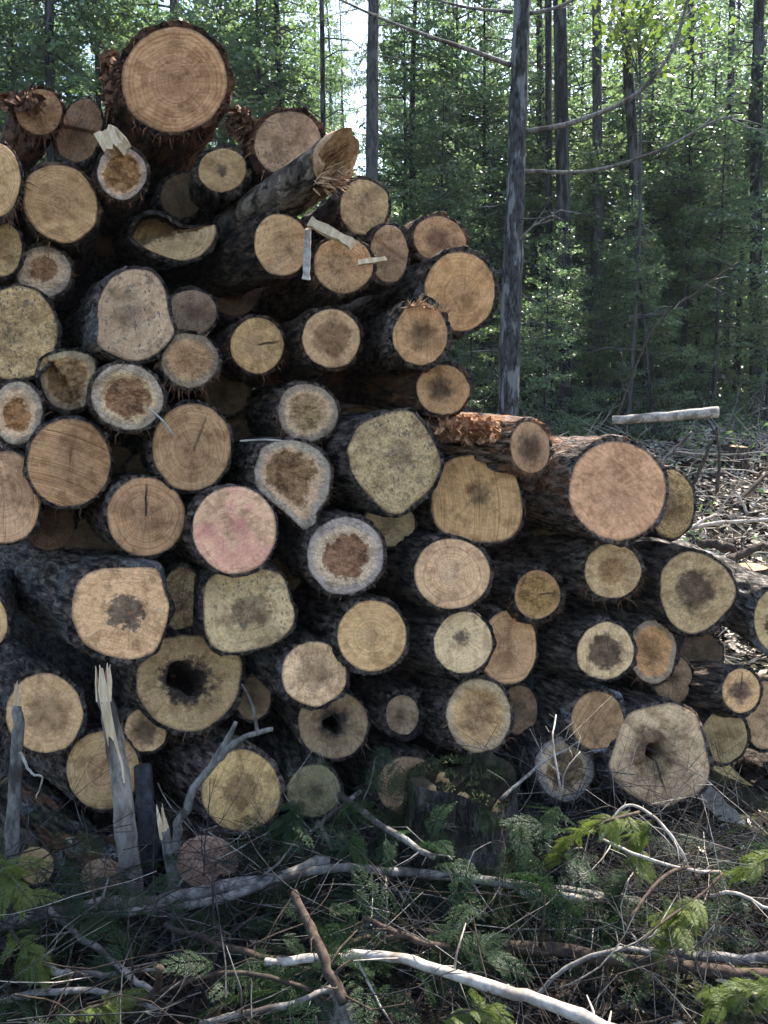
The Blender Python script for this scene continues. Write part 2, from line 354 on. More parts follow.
def outline(px, py, rx, ry, rot, poly, wob, seed):
    if poly is not None:
        Pp = np.array(catmull(list(poly) + [poly[0]], 10))[:-1]
        a = np.arctan2(-(Pp[:, 1] - py), Pp[:, 0] - px); r = np.hypot(Pp[:, 0] - px, Pp[:, 1] - py)
        o = np.argsort(a); a = a[o]; r = r[o]
        R = np.interp(TH, np.concatenate([a - 2 * math.pi, a, a + 2 * math.pi]) % 1e9 if False else np.concatenate([a - 2 * math.pi, a, a + 2 * math.pi]), np.tile(r, 3))
    else:
        c, s_ = np.cos(TH - rot), np.sin(TH - rot); R = 1 / np.sqrt((c / rx) ** 2 + (s_ / ry) ** 2)
    R = R * (1 + wob * (1.5 * vn(TH / (2 * math.pi) * 5, 0 * TH, seed, 5) + .8 * vn(TH / (2 * math.pi) * 13, 0 * TH + 3, seed + 5, 13) + .6 * vn(TH / (2 * math.pi) * 36, 0 * TH + 3, seed + 7, 36)))
    return np.stack([px + R * np.cos(TH), py - R * np.sin(TH)], 1)
def log(px, py, rx, ry, kind, label, d=0., vp=(60, 428), rot=0, poly=None, wob=.05, bt=2.8, L=2.5, pith=(0, 0), bark=(.20, .150, .120),
        lichen=.05, inner=.0, moss=0., shag=0., face_tilt=.5, chunk=None, cat='log', group='cut logs stacked in the pile', **kw):
    global nlog
    nlog += 1; seed = nlog * 101
    rg = np.random.default_rng(seed)
    Yc = front(px, py) + d
    Cc = at(px, py, Yc)
    ax = ray(*vp); ax.normalize()                      # log axis, running away from the camera
    vd = (Cc - Vector((0, 0, CAM_Z))).normalized()
    nrm = -(ax * (1 - face_tilt) + vd * face_tilt).normalized()
    nrm = (nrm + Vector((rg.normal(0, .05), 0, rg.normal(0, .05)))).normalized()
    xa = Vector((1, 0, 0)); xa = (xa - nrm * xa.dot(nrm)).normalized(); ya = nrm.cross(xa)
    Mw = Matrix((( xa.x, ya.x, nrm.x, Cc.x), (xa.y, ya.y, nrm.y, Cc.y), (xa.z, ya.z, nrm.z, Cc.z), (0, 0, 0, 1)))
    Mi = Mw.inverted()
    op = outline(px, py, rx, ry, rot, poly, wob, seed)
    loc = []
    for q in op:                                       # where the outline's sight lines meet the cut plane
        r = ray(*q); t = (Cc - Vector((0, 0, CAM_Z))).dot(nrm) / r.dot(nrm)
        loc.append(Mi @ (Vector((0, 0, CAM_Z)) + r * t))
    O = np.array(loc)[:, :2]
    root = empty('log', Mw); tag(root, label, cat, group)
    axl = np.array((Mw.to_3x3().inverted() @ ax))
    mpp = Yc / F
    p = dict(K[kind]); p.update(kw)
    hole = p.get('hole', 0); torn = p.get('torn', 0)
    # ---- cut face: polar sheet centred at the pith
    pc = np.array([pith[0] * mpp, -pith[1] * mpp])
    NR = 22; es = np.linspace(0, 1, NR + 1)[1:]
    G = pc[None, None] + (O - pc)[None] * es[:, None, None]
    z = .0015 * fbm(G[..., 0] * 30 + seed, G[..., 1] * 30, seed) + .007 * fbm(G[..., 0] * 9 + seed, G[..., 1] * 9, seed + 3)
    hr = p['hr']
    if torn:
        mk = np.clip((hr + .08 - es) / .1, 0, 1)[:, None]
        if kind in ('fuzzy', 'speck'): mk = np.ones_like(mk) * .6
        z = z + torn * mk * (.010 * fbm(G[..., 0] * 75 + seed, G[..., 1] * 75, seed + 9, 2) - (.007 if kind == 'torn' else 0))
    if hole:
        hh = hole * (1 + .7 * vn(TH / (2 * math.pi) * 6, 0 * TH, seed + 2, 6))
        mk = np.clip((hh[None] - es[:, None]) / .10, 0, 1); z = z - mk * (.30 + .08 * fbm(G[..., 0] * 40, G[..., 1] * 40, seed))
    if not p.get('step') and rg.random() < .4: p['step'] = rg.uniform(.004, .012); p['step_ang'] = rg.uniform(0, 6.28); p['step_at'] = rg.uniform(.2, .8) * min(rx, ry)
    if p.get('step'):                                  # hinge step left by the saw
        a_ = p.get('step_ang', .4); sgn = (G[..., 0] * math.cos(a_) + G[..., 1] * math.sin(a_)) - p.get('step_at', 0) * mpp
        z = z + p['step'] * (1 / (1 + np.exp(-sgn * 500)))
    if chunk:                                          # broken-out piece: sloping ragged break
        a_, dep, off = chunk; sgn = (G[..., 0] * math.cos(a_) + G[..., 1] * math.sin(a_)) - off * mpp
        z = z - np.clip(sgn * 4 + .01 * fbm(G[..., 0] * 60, G[..., 1] * 60, seed, 3) * 8, 0, dep) - (sgn > 0) * .012 * fbm(G[..., 0] * 90, G[..., 1] * 25, seed + 4, 3)
    z[-1] -= .003
    pts = np.concatenate([[[pc[0], pc[1], z[0].mean()]], np.concatenate([G, z[..., None]], -1).reshape(-1, 3)])
    f = [(0, 1 + j, 1 + (j + 1) % NA) for j in range(NA)]
    for i in range(NR - 1):
        for j in range(NA):
            k = (j + 1) % NA; f.append((1 + i * NA + j, 1 + (i + 1) * NA + j, 1 + (i + 1) * NA + k, 1 + i * NA + k))
    m_ = MB(); m_.add(pts, f); me = m_.mesh('cut_face', M_CUT)
    at_ = me.attributes.new('edge', 'FLOAT', 'POINT'); at_.data.foreach_set('value', np.concatenate([[0], np.repeat(es, NA)]).astype(np.float32))
    fo = link('cut_face', me, root)
    j = lambda v, a=.06: [float(max(0, c * (1 + rg.normal(0, a)))) for c in v]
    q = rg.normal(.10, .10); wm = abs(rg.normal(0, .05)) - .012; gm = rg.uniform(.15, 1.15)
    fo['wood_base'] = [float(c * (1 + q) * k_) for c, k_ in zip(j(p['base'], .025), (1.38 * (1 + wm), 1.13, .90 * (1 - wm)))]; fo['heart_colour'] = [c * k_ for c, k_ in zip(j(p['heart_c'], .04), (1.06, .95, .85))]; fo['rim_colour'] = j(p.get('rim_c', LAV), .03)
    fo['heart'] = float(p['heart']); fo['heart_r'] = float(hr); fo['heart_soft'] = float(p['hs']); fo['ring'] = float(p['ring']); fo['saw'] = float(p['saw'])
    fo['saw_ang'] = float(p.get('saw_ang', rg.uniform(0, 3.1))); fo['spots'] = float(p['spots']); fo['stain'] = float(p['stain']); fo['torn'] = float(torn)
    fo['rim'] = float(p.get('rim', 0)); fo['crack'] = float(p.get('crack', 0)); fo['crack_ang'] = float(p.get('crack_ang', 1.5)); fo['pith'] = [float(pc[0]), float(pc[1]), 0.]
    fo['grain'] = float(p.get('grain', {'clean': .12, 'sawn': .2, 'mould': .9, 'torn': .4, 'heart': .35, 'fuzzy': .9, 'dim': .5, 'hollow': .6, 'pith': .35, 'speck': .7}[kind])) * gm
    fo['pith_dark'] = float(p.get('pith_dark', .5)); fo['pink'] = float(p.get('pink', 0))
    # ---- bark sleeve swept back along the axis
    t_b = bt * mpp
    dirs = O / (np.linalg.norm(O, axis=1)[:, None] + 1e-9)
    R0 = np.linalg.norm(O, axis=1); Rm = R0.mean()
    ss = np.concatenate([[0, 0], np.linspace(.012, .6, 26), np.geomspace(.64, L, 10)])
    rings = []; BC = []
    for i, s_ in enumerate(ss):
        k = min(1, s_ / 1.2); k = k * k * (3 - 2 * k)
        R = R0 * (1 - k) + (Rm * (1 - .06 * s_ / L)) * k
        if i == 0: R = R - .001; tt = 0
        else:
            nz = .6 * vn(TH / (2 * math.pi) * 30, 0 * TH + s_ * 9, seed + 1, 30) + .6 * vn(TH / (2 * math.pi) * 12, 0 * TH + s_ * 3.5, seed + 2, 12) + .3 * vn(TH / (2 * math.pi) * 36, 0 * TH + s_ * 30, seed + 8, 36)
            nz = nz + .5 * vn(TH / (2 * math.pi) * 72, 0 * TH + s_ * 22, seed + 21, 72)
            tt = t_b * (1 + 1.5 * nz) + Rm * .10 * vn(TH / (2 * math.pi) * 5, 0 * TH + s_ * 2.2, seed + 6, 5) * min(1, s_ * 4)
            tt = np.maximum(tt, .002)
        if i == 1: tt = .55 * tt + .45 * t_b
        ring = dirs * (R + tt)[:, None]
        BC.append(np.concatenate([dirs * (Rm + (tt if np.ndim(tt) else 0) * np.ones(NA))[:, None], np.full((NA, 1), s_)], 1))
        zz = np.zeros(NA)
        if i == 0: zz = zz - .0025
        if i == 1: zz = .006 * vn(TH / (2 * math.pi) * 24, 0 * TH, seed + 4, 24) - .004 + (.018 * shag * np.maximum(0, vn(TH / (2 * math.pi) * 36, 0 * TH, seed + 14, 36)))
        rings.append(np.concatenate([ring, zz[:, None]], 1) + axl[None] * s_)
        if i == 0 and hole: pass
    m_ = MB(); m_.grid(np.array(rings), True, 0, False, True); m_.m[-1] = 1
    bo = m_.build('bark', [M_BARK, M_SPLIT], root)
    setbc(bo, np.concatenate(BC))
    q = 1 + rg.normal(0, .15); bo['bark_colour'] = [float(max(.01, c * q)) for c in bark]; bo['lichen'] = float(lichen); bo['inner'] = float(inner); bo['moss'] = float(moss)
    # ---- torn fibres round the rim
    if shag > 0:
        n = int(70 * shag); Q = []
        for _ in range(n):
            k = int(rg.integers(NA)) if rg.random() < .45 else int((.5 + .5 * rg.random()) * NA) % NA
            base = np.array([*(O[k] + dirs[k] * t_b * rg.random()), rg.uniform(-.006, .004)])
            ln = rg.gamma(2., .0075) * (1.3 if shag > 1 else 1)
            dr = np.array([dirs[k][0] * .8, dirs[k][1] * .8 - .55, rg.uniform(-.1, .8)]) + rg.normal(0, .6, 3)
            dr /= np.linalg.norm(dr); sd = np.cross(dr, rg.normal(0, 1, 3)); sd /= np.linalg.norm(sd); wd = rg.uniform(.0008, .0026)
            mid = base + dr * ln * .5 + rg.normal(0, .004, 3); tip = base + dr * ln + np.array([0, -ln * .25, 0])
            Q.append([base - sd * wd, base + sd * wd, mid + sd * wd * .8, mid - sd * wd * .8]); Q.append([mid - sd * wd * .8, mid + sd * wd * .8, tip + sd * .0003, tip - sd * .0003])
        fb = link('bark_fibres', quads('bark_fibres', Q, M_SHRED), root); fb['kind'] = 'stuff'
    return root

BR = (.15, .10, .07); RED = (.17, .08, .05)
log(174, 80, 53, 54, 'clean', 'very large log crowning the pile, its clean face ringed by shaggy red-brown bark', d=.0, vp=(40, 460), rot=.5, bt=5, bark=RED, inner=.35, shag=2.2, heart_c=(.36, .22, .14), base=(.46, .32, .21), stain=.3, wob=.035, ring=.8, pith=(3, 1))
log(39, 112, 24, 23, 'fuzzy', 'small rough dark log at the upper left corner of the pile with shredded reddish bark', d=.05, vp=(-60, 300), bark=RED, inner=.3, shag=1.6, base=(.33, .235, .15))
log(80, 130, 22, 33, 'dim', 'dull grey-brown split log squeezed under the left side of the biggest log', d=.16, rot=-.3, base=(.33, .25, .18), wob=.1, saw=.6, lichen=.6, step=.02, step_ang=1.4)
log(122, 173, 25, 27, 'torn', 'orange-hearted log with pale rim below a loose pale wood chunk, upper left', d=-.06, heart_c=(.46, .27, .12), hr=.66, rim_c=(.48, .39, .33), shag=.6, bark=BR)
log(60, 203, 37, 41, 'clean', 'large brown round log near the left edge with faint rings and dark bark below', d=-.05, base=(.42, .31, .19), saw=.4, bark=BR, inner=.12, shag=.5, rot=.6)
log(-6, 180, 27, 37, 'clean', 'log cut by the left frame edge with comb-like fringe of fibres on its rim', d=-.12, shag=1.5, base=CREAM)
log(222, 171, 24, 22, 'pith', 'small pale log with a dark spot at its centre, under the biggest log', d=.06, vp=(150, 430), base=(.45, .36, .23), bt=4, rot=.3)
log(2, 249, 20, 27, 'fuzzy', 'small tan log cut by the left edge below the fringed log', d=-.03, base=(.46, .34, .19))
log(44, 272, 28, 26, 'torn', 'small log with notched lavender rim and brown torn heart at the left', d=.02, hr=.45, rim=1., pith=(0, -5), shag=.5)
log(172, 240, 42, 20, 'clean', 'broken log end with its top half split away leaving a pale crescent', d=.12, vp=(-60, 330), base=(.50, .42, .30), chunk=(1.9, .14, 2), poly=[(131, 236), (140, 218), (158, 214), (176, 224), (190, 228), (214, 224), (214, 240), (200, 256), (180, 261), (158, 254), (142, 246)], wob=.03, lichen=.35, bt=3.5)
log(15, 334, 43, 46, 'mould', 'large speckled mouldy log with a dark centre cut by the left edge', d=-.03, base=(.43, .35, .215), spots=.8, shag=.4, hr=.16, pith=(-2, 4))
log(134, 315, 38, 43, 'mould', 'large grey mouldy log with many-sided face at the left centre of the pile', d=-.08, vp=(-80, 425), poly=[(96, 330), (97, 300), (106, 282), (122, 271), (148, 272), (163, 288), (170, 318), (173, 332), (160, 350), (140, 359), (118, 357), (98, 345)], base=(.35, .315, .255), spots=.8, hr=.35, heart=.5, lichen=.3, bt=3.5)
log(192, 312, 25, 23, 'dim', 'dim dusty log just right of the many-sided mouldy log', d=.16, base=(.30, .25, .19), spots=.5)
log(189, 360, 28, 28, 'fuzzy', 'sawdusty log with furry grey lower rim below the dim dusty log', d=-.02, shag=1.6, base=(.45, .34, .22), rim=.6, rim_c=(.24, .21, .18), wob=.07)
log(257, 345, 27, 28, 'speck', 'golden-brown log with a dark dash across its centre and fibres under it', d=.05, base=(.43, .31, .18), crack=.8, crack_ang=.15, bark=BR, shag=1.1, spots=.2)
log(66, 382, 27, 30, 'torn', 'broken-faced log with a jagged orange step, left of the pale-rimmed torn log', d=.0, hr=.7, chunk=(-2.6, .05, 0), poly=[(38, 378), (44, 358), (66, 351), (90, 357), (95, 374), (88, 392), (84, 408), (62, 412), (46, 400)], rim_c=(.48, .38, .25), base=(.5, .37, .22), wob=.06)
log(127, 397, 36, 33, 'torn', 'torn log with brown fibrous heart, pale rim and pale strips at its lower right', d=-.10, rot=-.3, shag=.7, rim_c=(.48, .39, .31), hr=.62)
log(17, 413, 26, 31, 'torn', 'log at the left edge with torn orange heart above the brown saw-marked log', d=-.06, heart_c=(.46, .25, .12), hr=.55, pith=(-3, 4), shag=.5, rim_c=(.43, .35, .28))
log(69, 463, 42, 44, 'sawn', 'brown round log with saw marks along the top, second from the left edge', d=-.06, saw_ang=1.2, saw=.9, base=(.40, .285, .18), pith=(0, 6), shag=.3, wob=.035)
log(191, 447, 40, 44, 'clean', 'large smooth brown-ringed log with a short dark slit near its top', d=-.02, base=(.43, .31, .205), ring=.8, crack=.5, crack_ang=1.2, wob=.035, heart=.5, pith=(2, 5))
log(4, 497, 38, 46, 'clean', 'large pinkish log with pale vertical streak cut by the left edge', d=-.05, base=(.57, .41, .29), saw=.5, saw_ang=.1)
log(146, 517, 39, 40, 'clean', 'tan log with a dark check running up and pale scratches, beside the pink one', d=-.04, vp=(-60, 450), base=(.47, .33, .21), crack=1., crack_ang=1.55, heart_c=(.30, .19, .11), heart=.5, wob=.03)
log(235, 530, 43, 44, 'clean', 'bright pink-stained log with a small curl at its pith', d=-.12, vp=(40, 500), base=PEACH, pink=.36, heart=.25, heart_c=(.5, .25, .2), ring=.3, wob=.03, pith=(-10, -7), stain=.05, spots=0)
log(121, 611, 49, 46, 'heart', 'large cream log with star-shaped grey heart and long dark bark side', d=-.12, vp=(-260, 455), poly=[(73, 601), (80, 580), (98, 570), (140, 566), (158, 570), (164, 588), (169, 606), (164, 632), (152, 652), (130, 660), (104, 655), (84, 642), (73, 620)], heart_c=(.22, .165, .12), hr=.42, hs=.05, pith=(8, 3), lichen=.3, bt=5, base=(.55, .42, .28), wob=.03, step=.012, step_ang=.0, step_at=25)
log(182, 600, 21, 33, 'mould', 'speckled half-hidden log between the star-hearted log and a mouldy square one', d=.10, hr=.25)
log(249, 609, 46, 42, 'mould', 'wide yellowish mouldy log with black specks and grey heart under the pink log', d=-.06, base=(.47, .365, .235), poly=[(204, 600), (210, 580), (230, 572), (262, 569), (284, 576), (291, 596), (296, 612), (291, 630), (270, 646), (240, 653), (214, 647), (205, 626)], spots=.7, hr=.42, hs=.05, heart_c=(.22, .17, .12))
log(-10, 622, 18, 26, 'clean', 'sliver of a yellow log at the left edge beside the long bark log', d=-.10, base=CREAM)
log(190, 683, 54, 50, 'hollow', 'big hollow rotten log with a black cavity in its middle', d=.03, vp=(-120, 470), poly=[(138, 668), (150, 645), (176, 636), (206, 640), (236, 650), (243, 676), (236, 700), (222, 718), (196, 732), (165, 726), (144, 708), (136, 688)], bt=5, pith=(-4, -4), shag=.6, wob=.05)
log(45, 713, 39, 41, 'heart', 'yellowish log with mottled brown middle behind the left standing stick', d=-.06, vp=(-260, 440), rot=.5, hr=.5, hs=.25, heart=.6, shag=.8, lichen=.3, heart_c=(.26, .18, .11), bt=4)
log(145, 730, 21, 22, 'heart', 'small dark-hearted log end just right of the tall broken stick', d=.06, vp=(-190, 430), heart_c=(.19, .13, .09), hr=.6, hs=.3, lichen=.25, bt=5)
log(103, 770, 37, 39, 'clean', 'ringed brown log standing behind the tall broken stick', d=-.02, vp=(-150, 620), base=(.40, .30, .19), ring=.9, heart=.5, wob=.03, shag=.3)
log(253, 699, 18, 22, 'dim', 'small dim log deep between the hollow log and its right neighbour', d=.18)
log(241, 790, 39, 40, 'heart', 'golden log with slanted saw lines behind the forked twig', d=-.06, vp=(-150, 500), base=(.55, .41, .21), heart_c=(.34, .21, .11), heart=.7, hr=.42, saw=.6, saw_ang=-.5, shag=.6, bt=4.5)
log(208, 862, 33, 27, 'speck', 'weathered purplish log low down behind the short snapped stick', d=-.17, vp=(-100, 500), base=(.33, .26, .23), ring=.6, spots=.6, bark=BR)
LOWLOG = log(104, 880, 24, 22, 'dim', 'dark low log with peeled yellow-green patch behind the tall broken stick', d=-.17, vp=(-420, 430), bark=(.14, .10, .07), inner=.5, moss=.25, lichen=.9, bt=10, base=(.45, .37, .30))
log(36, 866, 18, 19, 'dim', 'small dim log at the lower left behind the left stick', d=-.16, vp=(-300, 500), moss=.4, base=(.38, .33, .2), bt=4)
log(314, 673, 33, 33, 'heart', 'mottled tan log left of and below the clean yellow-ringed log', d=-.04, vp=(-60, 470), hr=.5, hs=.3, heart_c=(.27, .18, .11), heart=.7, spots=.45, bt=4.5, rot=.5, lichen=.25)
log(372, 636, 35, 36, 'clean', 'clean yellowish round log with fine rings at lower centre', d=-.06, vp=(40, 520), base=(.52, .40, .245), heart_c=(.38, .25, .15), heart=.5, hr=.3, wob=.03, bt=4)
log(333, 724, 35, 35, 'hollow', 'shaded log with a round black rot hole below the mottled tan log', d=.08, hole=.24, hr=.45, hs=.25, base=(.28, .225, .16), shag=.5)
log(402, 715, 17, 20, 'dim', 'small dark log end with very thick bark near the bottom centre', d=.06, vp=(40, 430), bt=8, base=(.25, .21, .165))
log(478, 716, 33, 37, 'fuzzy', 'sawdusty orange-brown log with a purple fleck on its right edge', d=-.05, vp=(80, 600), base=(.47, .33, .19), rim=.5, rim_c=(.52, .42, .28), shag=.9, bt=4)
log(519, 710, 19, 25, 'dim', 'dim half-hidden log right of the sawdusty orange-brown log', d=.16)
log(463, 643, 29, 31, 'pith', 'pale cream log with dark off-centre pith and bluish stains', d=-.05, vp=(-80, 560), base=(.58, .47, .31), pith=(-4, -8), spots=.4, bt=4, hr=.24)
log(508, 648, 30, 37, 'clean', 'plain tan log half hidden behind the pale dark-pithed log', d=.08, base=(.45, .33, .205), ring=.6)
log(452, 574, 38, 36, 'clean', 'clean light log with a whitish centre in the middle of the pile', d=-.08, vp=(20, 480), base=(.56, .42, .285), heart_c=(.60, .52, .44), heart=.35, hr=.2, pith_dark=0, wob=.03, bt=3.5)
log(538, 595, 23, 25, 'torn', 'small orange torn-faced log with ragged dark bark right of the whitish-centred log', d=.02, vp=(60, 520), hr=.85, rim=.1, heart_c=(.48, .29, .12), base=(.47, .31, .16), bt=5, shag=1.4, crack=.7, crack_ang=.1)
log(345, 556, 38, 40, 'torn', 'log with thick lavender-white rim round a sharply edged brown torn heart', d=-.10, hr=.56, hs=.04, rim=1., rim_c=(.50, .40, .32), rot=-.5, shag=.8, pith=(-1, 3))
log(291, 484, 40, 44, 'torn', 'lopsided torn log pointed at its lower right, with whitish rim', d=-.05, poly=[(253, 470), (262, 447), (285, 440), (316, 448), (331, 470), (329, 496), (318, 512), (316, 529), (303, 528), (287, 514), (268, 501), (255, 486)], hr=.62, rim_c=(.47, .385, .31), shag=.9, wob=.05, heart_c=(.38, .24, .125), pith=(-4, -10))
log(307, 413, 30, 30, 'torn', 'furry log with soft brown heart and grey rim, left of the speckled pear-shaped log', d=.04, hr=.58, hs=.2, rim_c=(.32, .26, .21), shag=1.5, heart_c=(.42, .27, .15))
log(395, 463, 48, 51, 'mould', 'big speckled pear-shaped log narrowing to its foot at the pile centre', d=-.10, vp=(0, 450), poly=[(347, 450), (357, 427), (376, 417), (397, 411), (413, 413), (430, 433), (441, 460), (433, 487), (413, 505), (400, 515), (383, 510), (367, 493), (352, 473)], spots=.8, hr=.3, hs=.2, base=(.43, .355, .23), pith=(8, -6), wob=.025, bt=3.5)
log(389, 524, 26, 24, 'dim', 'small plain dim log tucked under the pear-shaped log', d=.12, base=(.37, .31, .21), spots=.15, stain=.2)
log(477, 498, 47, 43, 'sawn', 'broad brown log with vertical saw fibres and dark smudge above its middle', d=.0, vp=(100, 470), poly=[(431, 512), (434, 480), (446, 462), (466, 455), (494, 457), (514, 472), (523, 505), (518, 530), (500, 541), (466, 541), (440, 530)], saw_ang=.1, saw=.7, base=(.42, .31, .185), heart_c=(.2, .13, .08), heart=.8, hr=.26, hs=.16, pith=(3, -6), wob=.025, bt=3)
log(530, 447, 20, 27, 'heart', 'slanting log lying on top with sunlit shredded orange bark along its side', d=-.06, vp=(-900, 330), rot=.1, bark=(.36, .24, .17), inner=.75, lichen=.5, shag=1.6, base=(.38, .26, .175), hr=.6, hs=.3, face_tilt=.35, bt=4, L=1.6)
log(617, 490, 49, 50, 'clean', 'largest log of the right side, with orange-pink face and sunlit bark on top', d=-.14, vp=(170, 440), base=(.60, .38, .245), heart_c=(.53, .30, .175), heart=.5, hr=.6, ring=.3, pink=.04, wob=.025, inner=.25, bark=(.30, .23, .18), lichen=.35, bt=4, shag=.6, spots=0, stain=.1)
log(671, 503, 23, 35, 'mould', 'speckled brown log half hidden behind the large orange-pink log', d=.06, base=(.40, .315, .20), spots=.5, wob=.03)
log(613, 571, 28, 28, 'fuzzy', 'rough cream log with orange heart and hanging bark shreds under the orange-pink log', d=-.05, vp=(60, 530), base=(.53, .41, .26), heart_c=(.45, .27, .13), heart=.9, hr=.45, hs=.15, shag=2., bt=5)
log(698, 593, 39, 41, 'heart', 'big egg-shaped log with dark brown heart at the right side', d=-.06, vp=(150, 470), rot=-.7, poly=[(660, 596), (662, 570), (680, 553), (702, 553), (724, 568), (736, 591), (728, 610), (710, 628), (690, 634), (670, 621)], heart_c=(.19, .125, .08), hr=.5, hs=.14, spots=.4, base=(.50, .40, .25), pith=(-4, -4), wob=.025, bt=4)
log(778, 620, 24, 33, 'heart', 'log at the right edge with bark coloured pale to look sunlit', d=-.05, vp=(330, 375), lichen=.8, bark=(.42, .37, .32), bt=4)  # bark colour lightened to stand for sun on the log
log(605, 651, 29, 29, 'heart', 'pale-rimmed log with spreading dark brown heart at lower right centre', d=-.05, vp=(0, 540), heart_c=(.17, .115, .075), hr=.58, hs=.1, pith=(2, -1), bt=4, rot=.4)
log(652, 652, 25, 31, 'fuzzy', 'sawdusty grey-rimmed log right of the pale-rimmed dark-hearted one', d=.03, rim=.7, rim_c=(.34, .29, .23), base=(.46, .33, .19), shag=1.)
log(673, 679, 20, 25, 'dim', 'shaded log with dark pith below the sawdusty grey-rimmed log', d=.16, heart=.9, hr=.25)
log(741, 691, 19, 22, 'heart', 'small dark-hearted log near the right edge, split by a straight check', d=-.03, vp=(0, 640), heart_c=(.18, .12, .08), hr=.55, hs=.2, crack=.6, crack_ang=1.4, bt=3.5, base=(.50, .37, .21))
log(724, 737, 24, 27, 'sawn', 'small squarish olive-tan log under the small dark-hearted one at right', d=.03, base=(.42, .34, .20), saw_ang=.2, wob=.05)
log(766, 715, 23, 35, 'speck', 'dull brown log cut by the right edge', d=.08, base=(.36, .27, .18))
log(598, 721, 27, 29, 'sawn', 'brown log with pale bluish lichen on its bark left of the biggest lower-right log', d=-.04, vp=(100, 470), base=(.41, .31, .19), lichen=1., bt=4.5, ring=.5, shag=.4)
log(660, 755, 51, 53, 'heart', 'biggest log of the lower right, angular, with dark heart and cracked pith', d=-.12, vp=(200, 560), poly=[(671, 702), (694, 716), (706, 746), (711, 770), (703, 790), (684, 800), (664, 808), (632, 797), (609, 772), (615, 744), (628, 716), (650, 707)], heart_c=(.20, .14, .095), hr=.5, hs=.18, pith=(-8, -4), crack=.8, crack_ang=-1.3, hole=.15, base=(.47, .38, .25), spots=.4, wob=.03, bt=3.5)
log(565, 769, 29, 33, 'torn', 'pale ragged-rimmed log at the bottom behind thin bright twigs', d=.0, hr=.6, rim=1., rim_c=(.42, .36, .30), heart_c=(.34, .24, .12), wob=.08, shag=1.)
log(806, 790, 34, 36, 'dim', 'dark barked log side at the lower right edge', d=-.08, vp=(330, 620), bt=4)
log(314, 791, 27, 27, 'dim', 'mossy shaded log face low in the pile left of the stump', d=.0, base=(.20, .19, .12), moss=.5, spots=.5)
log(408, 786, 32, 30, 'dim', 'dark bark-covered log running in behind the mossy stump', d=.04, vp=(60, 560), bt=6, moss=.25, lichen=.2)
# upper right part of the pile
log(288, 142, 34, 33, 'speck', 'grey-tan speckled log at the top right of the biggest log', d=-.02, vp=(110, 330), rot=.5, bark=RED, inner=.3, shag=1.3, base=(.40, .315, .235), bt=3.5)
log(281, 244, 27, 31, 'speck', 'log with flecked tan face and long dark side under the broken leaning pole', d=-.06, vp=(-100, 400), base=(.45, .335, .225), bark=BR, bt=3.5, spots=.4)
log(364, 206, 25, 29, 'speck', 'crusty flecked log behind the broken orange pole end', d=.10, base=(.44, .33, .22), wob=.08, shag=1.)
log(343, 265, 30, 29, 'speck', 'round flecked tan log beneath the small white board', d=-.06, base=(.46, .345, .225), spots=.45, bark=BR, shag=.6)
log(389, 254, 19, 29, 'speck', 'narrow grey-brown log half hidden right of the flecked tan log', d=.08, base=(.36, .28, .20))
log(440, 240, 27, 23, 'heart', 'top right log with warm brown heart and sunlit rim of bark', d=.12, vp=(240, 330), rot=-.3, base=(.40, .27, .16), heart_c=(.24, .14, .08), hr=.5, hs=.25, bark=(.22, .15, .10), bt=3.5, inner=.3)
log(460, 291, 36, 40, 'clean', 'large pale clean log at the right end of the upper pile with pale swirled rings', d=-.06, vp=(150, 400), base=(.50, .375, .24), wob=.025, ring=.55, heart_c=(.36, .26, .17), heart=.4, hr=.35, pith=(4, 4), bark=(.16, .12, .09), lichen=.3, bt=4)
log(420, 334, 27, 31, 'heart', 'log under the large clean one with splintered orange fibres on its top edge', d=-.14, vp=(200, 420), base=(.45, .33, .20), heart_c=(.25, .16, .095), hr=.4, hs=.25, pith=(2, -2), saw=.5, saw_ang=.1, lichen=.4, shag=.5, bt=5)
log(331, 338, 30, 30, 'heart', 'tan log with wide rusty brown heart in the upper middle', d=.0, base=(.45, .335, .215), heart_c=(.32, .19, .11), hr=.62, hs=.1, heart=.85, bark=BR, inner=.15, bt=4, shag=.5)
log(443, 390, 27, 26, 'pith', 'brown log with rotten dark pith beside the forest gap', d=-.02, vp=(40, 400), base=(.36, .25, .15), heart_c=(.075, .055, .042), hr=.4, hs=.2, bark=BR, inner=.2, bt=4, wob=.06)
mb = MB(); q0 = LOWLOG.matrix_world.copy(); qi = q0.inverted()
_pp = [[(66, 838), (80, 836)], [(70, 848), (84, 846)], [(72, 858), (90, 858)], [(80, 868), (95, 866)], [(84, 876), (100, 874)]]
_Y = front(104, 880) - .17
mb.grid(np.array([[qi @ at(*a, _Y + .10 - .025 * i - .02), qi @ at(*b, _Y + .12 - .025 * i - .02), qi @ at(*b, _Y + .15 - .025 * i), qi @ at(*a, _Y + .13 - .025 * i)] for i, (a, b) in enumerate(_pp)]), True, 0, True, True)
mb.build('peeled_patch', simple('peeled_inner_wood', (.20, .19, .10), (.42, .39, .23), 40), LOWLOG, False)
